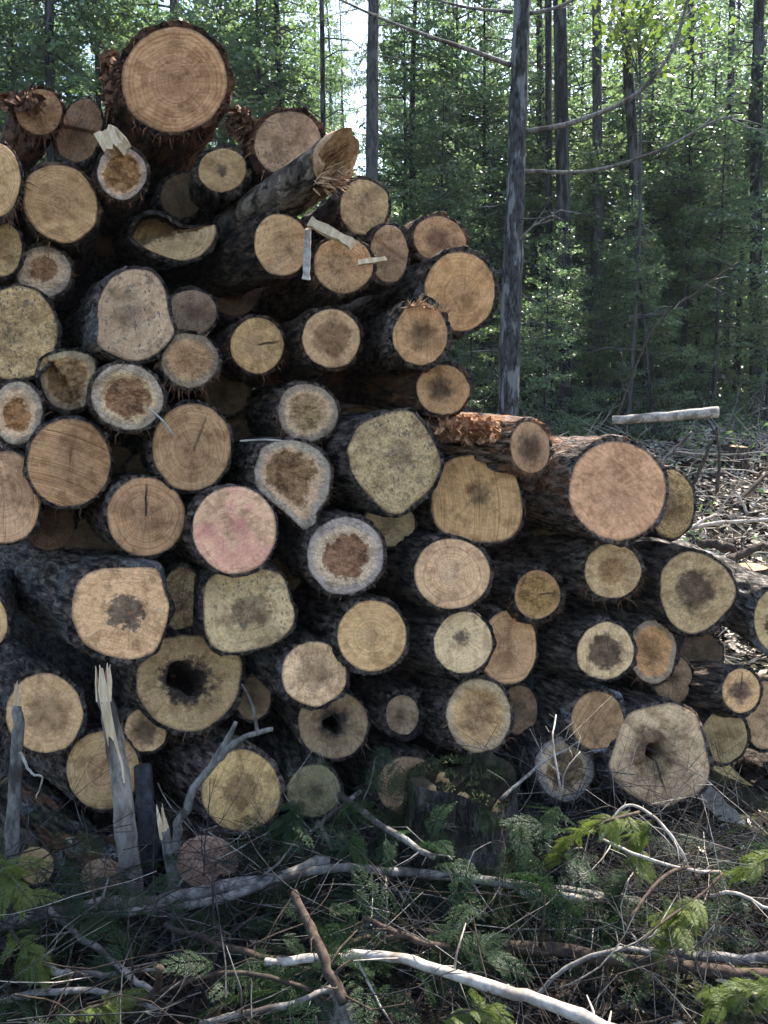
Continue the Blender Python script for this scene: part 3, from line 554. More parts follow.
# further logs deep in the gaps
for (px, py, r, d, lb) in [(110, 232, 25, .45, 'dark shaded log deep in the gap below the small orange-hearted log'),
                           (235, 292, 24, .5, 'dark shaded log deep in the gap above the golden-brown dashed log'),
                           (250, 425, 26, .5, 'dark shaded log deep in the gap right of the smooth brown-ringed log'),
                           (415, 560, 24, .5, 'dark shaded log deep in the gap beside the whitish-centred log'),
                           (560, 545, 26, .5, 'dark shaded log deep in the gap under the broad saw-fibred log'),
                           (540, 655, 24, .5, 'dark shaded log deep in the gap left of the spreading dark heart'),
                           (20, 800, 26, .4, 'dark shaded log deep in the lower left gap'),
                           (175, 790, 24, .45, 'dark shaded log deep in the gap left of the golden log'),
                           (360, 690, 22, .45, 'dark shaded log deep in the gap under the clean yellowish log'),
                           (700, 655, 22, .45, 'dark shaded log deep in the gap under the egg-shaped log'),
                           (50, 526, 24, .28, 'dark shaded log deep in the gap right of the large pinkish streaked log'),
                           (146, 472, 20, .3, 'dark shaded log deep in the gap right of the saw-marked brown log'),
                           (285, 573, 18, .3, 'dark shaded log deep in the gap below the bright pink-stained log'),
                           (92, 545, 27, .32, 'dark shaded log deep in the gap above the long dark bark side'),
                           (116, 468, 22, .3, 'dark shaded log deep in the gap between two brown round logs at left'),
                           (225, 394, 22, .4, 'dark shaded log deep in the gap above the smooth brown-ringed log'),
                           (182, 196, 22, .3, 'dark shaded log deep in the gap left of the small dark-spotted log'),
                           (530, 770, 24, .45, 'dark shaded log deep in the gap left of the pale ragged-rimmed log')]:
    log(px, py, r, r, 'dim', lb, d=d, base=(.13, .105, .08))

# ------------------------------------------------------------------ the broken pole on the pile
def sliver(mb, base, tip, w0, rg, mi=0):
    base = np.array(base, float); tip = np.array(tip, float); a = tip - base; L = np.linalg.norm(a); a /= L
    u = np.cross(a, rg.normal(0, 1, 3)); u /= np.linalg.norm(u); v = np.cross(a, u)
    k = rg.uniform(.35, .8)
    P = []
    for t_, s_ in ((0, 1.), (.5, .85), (1, .12)):
        c = base + (tip - base) * t_
        P.append([c + u * w0 * s_ + v * w0 * s_ * k, c - u * w0 * s_ + v * w0 * s_ * k, c - u * w0 * s_ - v * w0 * s_ * k, c + u * w0 * s_ - v * w0 * s_ * k])
    mb.grid(np.array(P), True, mi, True, True)
rg = np.random.default_rng(7)
A = at(232, 232, front(232, 232) + .35); B = at(330, 164, front(320, 172) - .28)
root = empty('log', Matrix.Translation(A)); tag(root, 'slim brown-barked pole snapped off into an orange splintered end, jutting from the top', 'log', 'cut logs stacked in the pile')
ln = np.array([A.lerp(B, t) - A for t in np.linspace(0, 1, 16)])
mb = MB(); tube(mb, ln, np.linspace(.082, .074, 16), 28, rough=.05, seed=3)
o = mb.build('bark', M_BARK, root); _v = np.concatenate(mb.v); _a = np.array((B - A).normalized()); _s = _v @ _a; setbc(o, np.concatenate([(_v - _s[:, None] * _a)[:, :2] * 1.3, _s[:, None]], 1)); o['bark_colour'] = [.30, .225, .165]; o['lichen'] = .2; o['inner'] = .1; o['moss'] = 0.
ax = np.array((B - A).normalized()); end = np.array(B - A)
mb = MB(); mb2 = MB()
u = np.cross(ax, [0, 0, 1]); u /= np.linalg.norm(u); v = np.cross(u, ax)
for i in range(190):
    th = rg.uniform(0, 6.28); rr = .06 * math.sqrt(rg.random()); top = math.sin(th) * rr / .06
    b0 = end + u * rr * math.cos(th) + v * rr * math.sin(th) - ax * .04
    ln_ = .02 + .10 * max(0, .45 + .55 * top) * rg.uniform(.6, 1.1)
    sliver(mb, b0, b0 + ax * (ln_ + .03) + rg.normal(0, .003, 3), rg.uniform(.004, .011), rg)
for i in range(80):
    b0 = end + ax * rg.uniform(-.05, .05) + u * rg.uniform(-.05, .05) - v * rg.uniform(.03, .07)
    sliver(mb2, b0, b0 + ax * rg.uniform(.02, .08) - v * rg.uniform(.0, .035) + rg.normal(0, .008, 3), rg.uniform(.001, .004), rg)
M_SPL = simple('splintered_heartwood', (.32, .17, .085), (.60, .41, .24), 50, stretch=(1, 1, .3), randmix=.4)
_n = 26; _th = np.linspace(0, 6.283, _n, endpoint=False); _P = []
for _t in np.linspace(-.02, 1, 7):
    _r = .070 * (1 + .12 * vn(_th / 6.283 * 9, 0 * _th + _t * 2, 5, 9) * 2) * (1 - .12 * max(0, _t)); _l = _t * (.055 + .06 * np.sin(_th) + .05 * vn(_th / 6.283 * 13, 0 * _th, 8, 13))
    _P.append(end + ax * _l[:, None] + u * (_r * np.cos(_th))[:, None] + v * (_r * np.sin(_th))[:, None])
_P.append(end + ax * .01 + (_P[-1] - end - ax * .05) * .3)
mb.grid(np.array(_P), True, 0, False, True)
o = mb.build('broken_end', M_SPL, root, False); o = mb2.build('splinters', M_SPL, root, False)

# ------------------------------------------------------------------ loose wood pieces
def slab(name, p0, p1, w, th, label, cat, m=M_SPLIT, seed=1, wv=None, group=None, jag=.1):
    p0 = np.array(p0); p1 = np.array(p1); a = p1 - p0; L = np.linalg.norm(a); a = a / L
    side = np.cross(a, [0, -1, 0.25]) if wv is None else np.array(wv, float); side -= a * side.dot(a); side /= np.linalg.norm(side); n = np.cross(side, a)
    r = np.random.default_rng(seed); P = []
    for i, t in enumerate(np.linspace(0, 1, 9)):
        c = a * L * t; ww = w * (1 + r.normal(0, jag)) / 2; hh = th * (1 + r.normal(0, jag)) / 2
        j = [r.normal(0, .05 * L if i in (0, 8) else 0) * jag * 6 for _ in range(4)]
        P.append([c + side * ww + n * hh + a * j[0], c - side * ww + n * hh + a * j[1], c - side * ww - n * hh + a * j[2], c + side * ww - n * hh + a * j[3]])
    mb = MB(); mb.grid(np.array(P), True, 0, True, True); o = mb.build(name, m, None, False); o.location = p0
    return tag(o, label, cat, group)
fr = front
slab('wood_chunk', at(104, 146, fr(104, 140) - .08), at(124, 137, fr(104, 140) - .08), .07, .05, 'loose pale wood chunk resting on the orange-hearted log at upper left', 'wood chunk', seed=2, jag=.25)
slab('split_board', at(310, 222, fr(320, 225) - .12), at(352, 244, fr(352, 244) - .20), .032, .02, 'small whitish board poking out above the round flecked log', 'board', m=M_SPLIT, seed=3)
slab('bark_strip', at(308, 228, fr(308, 228) - .10), at(306, 280, fr(308, 280) - .16), .022, .008, 'pale upright strip of bark against the flecked long-sided log', 'bark strip', m=M_PALE, seed=4, jag=.12)
slab('wood_chip', at(358, 263, fr(358, 263) - .11), at(386, 259, fr(386, 259) - .11), .018, .012, 'small tan chip lying across the round flecked tan log', 'wood chip', seed=5)
slab('plank', at(692, 780, fr(692, 790) + .02), at(752, 842, fr(750, 840) - .25), .075, .025, 'grey-green weathered plank leaning below the biggest lower-right log', 'plank', m=simple('weathered_plank', (.16, .15, .12), (.30, .28, .23), 60, stretch=(1, 1, .3)), seed=6)
slab('wood_slab', at(362, 988, 2.10), at(376, 917, 2.16), .085, .025, 'pale upright slab of wood stuck in the brush at bottom centre', 'wood slab', m=M_PALE, seed=7)
slab('wood_slab', on(405, 893, .10), on(455, 915, .12), .055, .02, 'pale curved offcut lying in the brush below the stump', 'wood slab', m=M_PALE, seed=8)
slab('wood_slab', on(325, 1015, .06), on(350, 1008, .10), .12, .03, 'pinkish flat wood piece at the bottom edge of the brush', 'wood slab', m=M_GREY, seed=9)
# splinters on the log under the clean one, pale strips on others
mb = MB()
for i in range(38):
    t = rg.uniform(0, 1); b0 = np.array(at(405 + 44 * t, 306 + 10 * abs(t - .3), fr(420, 310) - .17 - .02 * rg.random()))
    sliver(mb, b0, b0 + np.array([rg.normal(.012, .02), rg.normal(-.02, .015), rg.uniform(-.005, .035)]), rg.uniform(.002, .004), rg)
tag(mb.build('splinters', M_SPL, None, False), 'orange splinters fraying off the top edge of a log below the large clean one', 'splinters', kind='stuff')
for (a, b, lb) in [((148, 408), (174, 436), 'thin pale wood strip hanging off the lower right of the torn pale-rimmed log'), ((240, 441), (284, 441), 'thin white straw jutting level from the dark gap at the pile centre')]:
    mb = MB(); p0 = at(*a, fr(*a) - .13); p1 = at(*b, fr(*b) - .17)
    tube(mb, catmull([p0 - p0, (p1 - p0) * .5 + Vector((.006, 0, .004)), p1 - p0]), [.0035] * 12 + [.001], 5)
    o = mb.build('wood_strip', M_PALE, None); o.location = p0; tag(o, lb, 'wood strip')
# torn red bark lumps around the biggest log
def shred_mass(cx, cy, rx, ry, n, d, label, m=None):
    Q = []
    for _ in range(n):
        a = rg.uniform(0, 6.28); q = math.sqrt(rg.random())
        c = np.array(at(cx + rx * q * math.cos(a), cy + ry * q * math.sin(a), fr(cx, cy) + d + rg.uniform(-.06, .06)))
        flake = rg.random() < .75
        dr = rg.normal(0, 1, 3) * [1, .8, .7] - [0, 0, .35]; dr /= np.linalg.norm(dr); sd = np.cross(dr, rg.normal(0, 1, 3)); sd /= np.linalg.norm(sd)
        l = rg.uniform(.012, .035) if flake else rg.gamma(2.5, .016); w_ = rg.uniform(.007, .017) if flake else rg.uniform(.0015, .005)
        pts = [c]; nseg = 2 if flake else 4
        curl = rg.normal(0, .55, 3)
        for k in range(nseg):
            pts.append(pts[-1] + dr * l / nseg); dr = dr + curl * .5 + rg.normal(0, .2, 3) - [0, 0, .25]; dr /= np.linalg.norm(dr)
        for k in range(nseg):
            wa, wb = w_ * (1 - .2 * k), w_ * (.8 - .2 * k)
            Q.append([pts[k] - sd * wa, pts[k] + sd * wa, pts[k + 1] + sd * wb, pts[k + 1] - sd * wb])
    tag(link('bark_shreds', quads('bark_shreds', Q, m or M_SHRED)), label, 'bark shreds', kind='stuff')
shred_mass(112, 82, 10, 34, 300, .08, 'red-brown torn bark clinging to the left of the biggest log')
shred_mass(240, 122, 13, 15, 220, .05, 'rusty torn bark between the biggest log and the speckled grey-tan log')
shred_mass(20, 102, 26, 8, 160, .04, 'rusty bark shreds on the upper left logs')
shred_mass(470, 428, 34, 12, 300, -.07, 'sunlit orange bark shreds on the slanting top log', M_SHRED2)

# ------------------------------------------------------------------ stump in front
def stump(c, r, h, label, seed, flare=1.6, top=M_SPLIT, moss=None, bk=(.10, .085, .07)):
    rg = np.random.default_rng(seed); n = 56; th = np.linspace(0, 2 * math.pi, n, endpoint=False)
    root = empty('stump', Matrix.Translation(Vector(c))); tag(root, label, 'stump')
    P = []
    lob = 1 + .22 * vn(th / 6.283 * 6, 0 * th, seed, 6) * 2
    for z in np.linspace(-.08, h, 14):
        t = max(0, z / h); fl = 1 + (flare - 1) * (1 - t) ** 2.2
        R = r * (1 + (fl - 1) * lob) * (1 + .10 * vn(th / 6.283 * 18, 0 * th + z * 4, seed + 3, 18) + .05 * vn(th / 6.283 * 40, 0 * th + z * 2, seed + 8, 40))
        P.append(np.stack([R * np.cos(th), R * np.sin(th), z + ((.10 if moss else .03) * vn(th / 6.283 * 7, 0 * th, seed + 1, 7) if z >= h - 1e-6 else 0) + 0 * th], 1))
    mb = MB(); mb.grid(np.array(P)); o = mb.build('bark', M_BARK, root); o['bark_colour'] = list(bk); o['lichen'] = .15; o['inner'] = .0; setbc(o, np.concatenate(P)); o['moss'] = .4 if moss else .1
    ed = P[-1].copy(); G = []
    for e in np.linspace(1, .02, 9):
        q = ed.copy(); q[:, :2] *= e * .985; q[:, 2] = ed[:, 2] * e + h * (1 - e) - .004 + (.10 if moss else .02) * fbm(q[:, 0] * 18, q[:, 1] * 18, seed + 5) * (e < .95) - (.10 * (1 - e) if moss else 0); G.append(q)
    mb = MB(); mb.grid(np.array(G), True, 0, False, True); mb.build('cut_face', top, root)
    if moss:
        Q = []
        for _ in range(4200):
            a = rg.uniform(0, 6.28); e = math.sqrt(rg.random()); side = rg.random() < .55
            if side: zz = h * rg.uniform(.35, 1.0); R = r * (1 + (flare - 1) * (1 - zz / h) ** 2.2) * 1.01
            else: zz = h + .006; R = r * e
            p = np.array([R * math.cos(a), R * math.sin(a), zz])
            if vn(np.array([a * 2.]), np.array([zz * 6 + e * 3]), seed)[0] < -.05: continue
            dr = np.array([math.cos(a) * side, math.sin(a) * side, .8]) + rg.normal(0, .5, 3); dr /= np.linalg.norm(dr)
            sd = np.cross(dr, rg.normal(0, 1, 3)); sd /= np.linalg.norm(sd); l = rg.uniform(.005, .016)
            Q.append([p - sd * .004, p + sd * .004, p + dr * l + sd * .001, p + dr * l - sd * .001])
        mo = link('moss', quads('moss', Q, M_MOSS), root); mo['kind'] = 'stuff'
    return root
p = on(460, 905, 0); stump((p.x, p.y, 0), .165, .41, 'mossy grey old stump standing in front of the pile at bottom centre', 5, 2.6, simple('rotten_stump_top', (.012, .011, .007), (.040, .034, .02), 40), moss=True, bk=(.075, .062, .052))

# ------------------------------------------------------------------ standing sticks and fallen branches
def stick(name, pts, r0, r1, m, label, cat='branch', rough=.12, side=9, group=None, tip=False, seed=1, forks=()):
    pts = [Vector(p) for p in pts]; base = pts[0]
    cv = catmull([p - base for p in pts], 7); n = len(cv)
    cv = cv + np.stack([vn(np.arange(n) * .6, np.zeros(n), seed + k) + .5 * vn(np.arange(n) * 1.7, np.zeros(n), seed + 30 + k) for k in range(3)], 1) * r0 * (.2 if ('stick' in name and name != 'debris_stick') or name == 'fallen_log' else .8)
    cv[0] = 0
    mb = MB(); tube(mb, cv, np.linspace(r0, r1, n), side, rough=rough, seed=seed)
    rgs = np.random.default_rng(seed + 500)
    if name == 'fallen_branch' or name == 'debris_stick':
        for q in range(int(rgs.integers(5, 11))):
            k = int(rgs.integers(2, n - 1)); t = cv[k] - cv[k - 1]; t /= np.linalg.norm(t); dv = rgs.normal(0, 1, 3) + t * .8 + [0, 0, .3]; dv /= np.linalg.norm(dv)
            l = rgs.choice([.02, .05, .14, .22]) * rgs.uniform(.6, 1.2); rr_ = min(r0, r1) * rgs.uniform(.2, .42)
            p1 = cv[k] + dv * l * .5; p2 = cv[k] + dv * l + rgs.normal(0, .18, 3) * l
            tube(mb, np.array([cv[k], p1, p2]), np.array([rr_, rr_ * .8, rr_ * .35]), 5)
    for fk in forks:
        fp, fr0, fr1 = fk; fc = catmull([Vector(p) - base for p in fp], 6); tube(mb, fc, np.linspace(fr0, fr1, len(fc)), 6, rough=rough, seed=seed + 1)
    if tip:
        root = empty(name, Matrix.Translation(base)); mb.build('bark', m, root)
        t2 = MB(); rg2 = np.random.default_rng(seed); e = cv[-1]; a = cv[-1] - cv[-3]; a /= np.linalg.norm(a)
        for i in range(int(tip)):
            b0 = e + rg2.normal(0, r1 * .45, 3) - a * .03; sliver(t2, b0, b0 + a * rg2.uniform(.04, .12) + rg2.normal(0, .006, 3), r1 * rg2.uniform(.25, .55), rg2)
        t2.build('broken_end', M_SPLIT, root, False); o = root
    else:
        o = mb.build(name, m, None); o.location = base
    return tag(o, label, cat, group)
YL = 2.42
stick('broken_stick', [at(133, 905, YL), at(124, 810, YL - .02), at(112, 730, YL - .02), at(104, 690, YL - .02)], .038, .021, simple('snag_bark', (.12, .10, .085), (.30, .26, .22), 40, stretch=(1, 1, .4), c3=(.06, .05, .042)), 'tallest standing broken stick with pale split top in front of the lower left logs', 'stick', tip=16, seed=11)
# long pale split face on the tall stick
mb = MB(); q0 = at(102, 690, YL - .045)
mb.grid(np.array([[Vector(at(x - w_, y, YL - .045)) - q0, Vector(at(x + w_, y, YL - .045)) - q0, Vector(at(x + w_, y, YL - .02)) - q0, Vector(at(x - w_, y, YL - .02)) - q0] for x, y, w_ in ((101, 668, 1.5), (103, 690, 5), (107, 715, 5), (113, 745, 5), (120, 768, 4), (124, 783, 1))]), True, 0, True, True)
tp = [o for o in C.objects if o.name == 'broken_stick'][0]; o = mb.build('split_face', M_SPLIT, None, False); o.location = q0 - Vector(tp.location); o.parent = tp
stick('broken_stick', [at(10, 915, 2.36), at(14, 800, 2.36), at(18, 730, 2.36), at(17, 706, 2.36)], .024, .014, M_GREY, 'slim grey standing stick at the lower left edge', 'stick', tip=6, seed=12)
stick('wood_strip', [at(20, 752, 2.33), at(30, 772, 2.32), at(42, 778, 2.31), at(36, 798, 2.31)], .005, .002, M_PALE, 'thin pale strip dangling from the slim left stick', 'wood strip', seed=13)
stick('broken_stick', [at(178, 915, 2.32), at(172, 870, 2.33), at(164, 830, 2.33)], .020, .015, M_GREY, 'short snapped grey stick standing between the tall stick and the forked one', 'stick', tip=6, seed=14)
stick('forked_branch', [at(170, 862, 2.40), at(184, 810, 2.38), at(210, 768, 2.36), at(238, 740, 2.34), at(274, 729, 2.32)], .016, .007, M_GREY, 'grey forked twig leaning up before the golden log', 'branch', seed=15,
      forks=[([at(212, 765, 2.36), at(228, 738, 2.35), at(236, 722, 2.34)], .012, .006), ([at(258, 735, 2.33), at(252, 705, 2.33), at(242, 684, 2.33)], .006, .003)])
stick('dark_stick', [at(150, 870, 2.50), at(146, 815, 2.52), at(142, 765, 2.56)], .036, .030, simple('wet_dark_bark', (.015, .015, .017), (.05, .05, .055), 40, rough=.45), 'smooth dark shiny stick upright in the gap right of the tall stick', 'stick', seed=16)
FG = 'fallen branches in the brush'
fb = [  # (points px, py, lift), r0, r1, material, label
 ([(-10, 925, .10), (120, 905, .14), (240, 886, .18), (330, 862, .24)], .022, .020, M_GREY, 'thick grey fallen branch with blunt pale end across the lower left'),
 ([(60, 920, .12), (200, 902, .16), (330, 868, .24), (470, 880, .22), (640, 902, .16)], .012, .013, M_GREY, 'long grey-brown branch crossing the brush below the stump'),
 ([(265, 962, .18), (330, 958, .2), (390, 956, .22), (480, 984, .24), (560, 1008, .24), (640, 1045, .22)], .010, .015, M_PALE, 'sunlit whitish branch curving down to the bottom edge'),
 ([(500, 945, .12), (600, 958, .14), (700, 968, .15), (800, 982, .16)], .017, .016, M_BROWN, 'straight brown branch low at the right with sunlit upper side'),
 ([(640, 952, .12), (700, 957, .14), (800, 958, .16)], .013, .013, M_GREY, 'grey branch end lying just above the straight brown one at right'),
 ([(-10, 862, .15), (25, 895, .12), (60, 920, .14), (120, 968, .16), (150, 990, .14)], .010, .007, M_GREY, 'grey forked branch slanting down across the lower left corner'),
 ([(22, 955, .14), (60, 972, .16), (110, 974, .15), (170, 970, .12)], .010, .005, M_GREY, 'short grey twig with pale tip at the lower left'),
 ([(165, 925, .16), (230, 948, .16), (300, 962, .14), (360, 940, .14), (400, 938, .14)], .008, .010, M_BROWN, 'brown bent branch running under the leaning split stick'),
 ([(340, 795, .30), (385, 828, .34), (435, 858, .34)], .011, .008, M_GREY, 'bare grey pole slanting down in front of the stump'),
 ([(360, 792, .20), (325, 820, .22), (305, 838, .2)], .009, .006, M_GREY, 'short dark stick crossing behind the bare grey pole'),
 ([(318, 822, .24), (332, 850, .25)], .007, .006, M_GREY, 'stubby upright twig left of the stump'),
 ([(294, 893, .30), (318, 945, .26), (345, 1005, .18)], .011, .013, M_BROWN, 'leaning split stick with torn brown top at bottom centre'),
 ([(365, 918, .22), (400, 934, .24), (440, 946, .22), (490, 950, .14)], .007, .009, M_BROWN, 'brown twig arching right of the pale upright slab'),
 ([(600, 840, .34), (625, 806, .42), (655, 818, .42), (680, 850, .36), (690, 875, .28)], .004, .005, M_PALE, 'bright arching twig over the sunlit cedar at right'),
 ([(600, 838, .34), (640, 856, .36), (690, 870, .32), (720, 872, .28)], .004, .005, M_PALE, 'thin bright twig crossing under the arching one at right'),
 ([(630, 918, .30), (660, 880, .34), (690, 868, .32), (702, 900, .22)], .004, .006, M_BROWN, 'curved brown twig knotted with others at the right'),
 ([(710, 896, .3), (735, 893, .32), (775, 912, .3)], .005, .004, M_PALE, 'sunlit thin twig running out at the right edge'),
 ([(640, 942, .26), (668, 918, .28), (700, 896, .28), (722, 874, .3)], .003, .004, M_BROWN, 'fine straight twig pointing up right over the brush'),
 ([(520, 892, .20), (580, 897, .18), (625, 900, .16)], .011, .012, M_PALE, 'pale broken branch end right of the stump'),
 ([(535, 998, .12), (570, 965, .2), (620, 950, .24), (650, 952, .2)], .005, .006, M_GREY, 'thin grey twig bowed above the sunlit branch at bottom right'),
 ([(200, 1024, .12), (290, 1004, .16), (330, 990, .16)], .008, .006, M_GREY, 'grey twig at the bottom edge left of the split stick'),
 ([(154, 1030, .0), (156, 1000, .12), (158, 966, .28)], .010, .009, M_BROWN, 'short upright brown stub at the bottom edge'),
 ([(120, 1010, .1), (190, 980, .16), (260, 975, .18), (330, 1000, .12)], .007, .005, M_BROWN, 'thin brown twig curving over the bottom left brush'),
 ([(0, 1000, .1), (80, 990, .14), (160, 1010, .1)], .009, .006, M_GREY, 'grey twig lying in the bottom left corner'),
 ([(560, 790, .5), (553, 740, .62), (556, 715, .66)], .003, .002, M_PALE, 'fine bright twig rising in front of the pale ragged-rimmed log'),
 ([(560, 800, .42), (566, 770, .5), (580, 752, .54)], .003, .002, M_PALE, 'second fine bright twig forking before the pale ragged-rimmed log'),
 ([(500, 800, .40), (540, 765, .46), (580, 742, .5)], .006, .003, M_GREY, 'dark thin branch slanting up toward the pale ragged-rimmed log'),
]
for i, (pts, r0, r1, m, lb) in enumerate(fb):
    stick('fallen_branch', [on(*q) for q in pts], r0, r1, m, lb, 'branch', rough=.14, side=8, group=FG, seed=40 + i)

# ------------------------------------------------------------------ twig tangle, litter, cedar sprays
def twig_mass(name, n, region, m, label, seed, rr=(.0010, .0032), ln=(.15, .6), lift=.26, upright=0.):
    rg = np.random.default_rng(seed); mb = MB()
    for _ in range(n):
        x, y = region(rg); z = float(gz(x, y)) + rg.random() ** 1.5 * lift
        L = rg.uniform(*ln); a = rg.uniform(0, 6.28); el = rg.normal(.04, .28) + upright * rg.uniform(.6, 1.3)
        d = np.array([math.cos(a) * math.cos(el), math.sin(a) * math.cos(el), math.sin(el)]); p = np.array([x, y, z]); P = [p]
        cv = rg.normal(0, .22, 3)
        for k in range(6):
            d = d + cv * .35 + rg.normal(0, .10, 3) - np.array([0, 0, .05]); d /= np.linalg.norm(d); p = p + d * L / 6; P.append(p)
        P = np.array(P); P[:, 2] = np.maximum(P[:, 2], gz(P[:, 0], P[:, 1]) + .005)
        r = rg.uniform(*rr); tube(mb, P, np.linspace(r, r * .4, 7), 4, caps=False)
        for q in range(int(rg.integers(0, 4))):
            k = int(rg.integers(1, 6)); e = P[k] + (P[k] - P[k - 1]) * rg.uniform(.5, 2) + rg.normal(0, .05, 3); tube(mb, np.array([P[k], (P[k] + e) / 2 + rg.normal(0, .008, 3), e]), np.array([r * .6, r * .45, r * .3]), 3, caps=False)
    return tag(mb.build(name, m, None), label, 'twigs', kind='stuff')
def fgreg(rg):
    x = rg.uniform(-1.5, 1.7); return (x, (2.26 if x < -.25 else 2.46) - abs(rg.normal(0, .34)))
twig_mass('twigs', 1300, fgreg, M_BRUSH, 'tangle of fine grey twigs covering the ground before the pile', 21, rr=(.0006, .0024))
twig_mass('brown_twigs', 320, fgreg, M_DARKB, 'tangle of fine brown twigs on the ground before the pile', 22, rr=(.001, .0035))
twig_mass('grey_twigs', 420, lambda rg: (rg.uniform(.05, 1.75), rg.uniform(1.8, 2.75)), M_TWIG, 'dense grey twigs over the sunlit brush at the right', 28, rr=(.0006, .0022))
twig_mass('pale_twigs', 110, lambda rg: (rg.uniform(-.9, 1.6), rg.uniform(1.9, 2.7)), M_PALE, 'scattered bleached twigs among the brush', 23, rr=(.001, .0025))
twig_mass('upright_twigs', 120, lambda rg: (rg.normal(.45, .25), rg.uniform(2.2, 2.65)), M_BRUSH, 'thin upright stems sprouting around the stump', 24, rr=(.0006, .0014), ln=(.2, .5), lift=.1, upright=1.)
def litter(name, n, region, m, label, seed, size=(.008, .035), lift=.02):
    rg = np.random.default_rng(seed); X = np.array([region(rg) for _ in range(n)]); z = gz(X[:, 0], X[:, 1]) + rg.random(n) * lift + .004
    c = np.concatenate([X, z[:, None]], 1); a = rg.normal(0, 1, (n, 3)); a[:, 2] *= .4; a /= np.linalg.norm(a, axis=1)[:, None]
    nn = rg.normal(0, .5, (n, 3)) + [0, 0, 1]; b = np.cross(nn, a); b /= np.linalg.norm(b, axis=1)[:, None]
    l = rg.uniform(*size, n)[:, None]; w_ = l * rg.uniform(.2, .6, (n, 1))
    V = np.stack([c - a * l, c - b * w_ + a * l * .2, c + a * l, c + b * w_ - a * l * .1], 1)
    return tag(link(name, quads(name, V, m)), label, 'litter', kind='stuff')
M_LIT = simple('dry_litter', (.008, .006, .005), (.034, .025, .018), 30)
M_CHIP = simple('chip_litter', (.26, .21, .155), (.56, .47, .37), 30)
litter('litter', 7000, lambda rg: (rg.uniform(-1.8, 2.2), rg.uniform(1.6, 3.0)), M_LIT, 'dry leaves and bark litter before the pile', 31)
litter('wood_chips', 220, lambda rg: (rg.uniform(-1.8, 2.2), rg.uniform(1.6, 3.0)), M_CHIP, 'scattered pale wood chips before the pile', 32, (.008, .028))

def frond(seed, L=.34, n=16):
    rg = np.random.default_rng(seed); Q = []; W = []
    p = np.zeros(3); d = np.array([1., 0, .35]); d /= np.linalg.norm(d); st = L / n; sgn = 1
    side0 = np.array([0, 1., 0])
    def strip(p0, d, l, w0, nn):                       # scale-leaf strip with a kink
        s_ = np.cross(d, nn); s_ /= np.linalg.norm(s_); m_ = p0 + d * l * .55 + nn * rg.normal(0, .002); e = p0 + d * l - nn * l * .08
        Q.append([p0 - s_ * w0 * .5, p0 + s_ * w0 * .5, m_ + s_ * w0, m_ - s_ * w0]); Q.append([m_ - s_ * w0, m_ + s_ * w0, e + s_ * w0 * .15, e - s_ * w0 * .15])
    for i in range(n):
        q = p + d * st; W.append((p, q)); p = q
        d = d + np.array([0, rg.normal(0, .05), -.055]); d /= np.linalg.norm(d)
        nn = np.cross(d, side0); nn /= np.linalg.norm(nn); nn = nn + rg.normal(0, .12, 3); nn /= np.linalg.norm(nn)
        for sg in (-1, 1):
            bl = .36 * L * (1 - (i / n) ** 1.4) * rg.uniform(.6, 1.1) + .012
            bd = d * .75 + sg * side0 * .8 + rg.normal(0, .1, 3); bd /= np.linalg.norm(bd); bp = p.copy(); k = max(2, int(bl / .013))
            for j_ in range(k):
                bq = bp + bd * bl / k; strip(bp, bd, bl / k * 1.3, .0018, nn); bp = bq; bd = bd + d * .06 + np.array([0, 0, -.05]); bd /= np.linalg.norm(bd)
                for s2 in (-1, 1):
                    dd = bd * .8 + s2 * np.cross(nn, bd) * .65 + rg.normal(0, .1, 3); dd /= np.linalg.norm(dd)
                    strip(bp, dd, .011 + .018 * (1 - j_ / k) * rg.uniform(.6, 1.2), .0019, nn)
    return np.array(Q), W
FR = [frond(900 + i, L) for i, L in enumerate((.34, .28, .42, .24))]
def rotm(yaw, pitch, roll):
    return np.array((Matrix.Rotation(yaw, 3, 'Z') @ Matrix.Rotation(-pitch, 3, 'Y') @ Matrix.Rotation(roll, 3, 'X')))
def frond_mass(name, spots, label, m, seed, sc_=(.25, .6)):
    rg = np.random.default_rng(seed); A_ = []
    for (x, y, z) in spots:
        Q, _ = FR[int(rg.integers(4))]; R = rotm(rg.uniform(0, 6.28), rg.normal(.1, .4), rg.normal(0, .6)) * rg.uniform(*sc_)
        A_.append(Q @ R.T + np.array([x, y, z]))
    return tag(link(name, quads(name, np.concatenate(A_), m)), label, 'cedar foliage', kind='stuff')
rg = np.random.default_rng(77)
_c = on(460, 905, 0)
frond_mass('stump_foliage', [(_c.x + q * math.cos(a), _c.y + q * math.sin(a), z) for a, q, z in zip(rg.uniform(-3.3, .2, 70), rg.uniform(.22, .40, 70), rg.uniform(.04, .40, 70))], 'dark cedar sprays and twigs leaning on the stump', M_CEDAR, 62, (.3, .6))
def scatter(n, x0, x1, y0, y1, lift):
    return [(x, y, float(gz(x, y)) + .03 + rg.random() ** 1.3 * lift) for x, y in zip(rg.uniform(x0, x1, n), rg.uniform(y0, y1, n))]
frond_mass('cedar_foliage', scatter(170, -1.3, .0, 1.75, 2.3, .2) + scatter(34, -.4, .1, 2.2, 2.55, .2) + scatter(70, .0, .6, 1.85, 2.4, .16) + scatter(70, .5, 1.5, 1.9, 2.55, .2), 'green cedar sprays lying through the brush', M_CEDAR, 61)
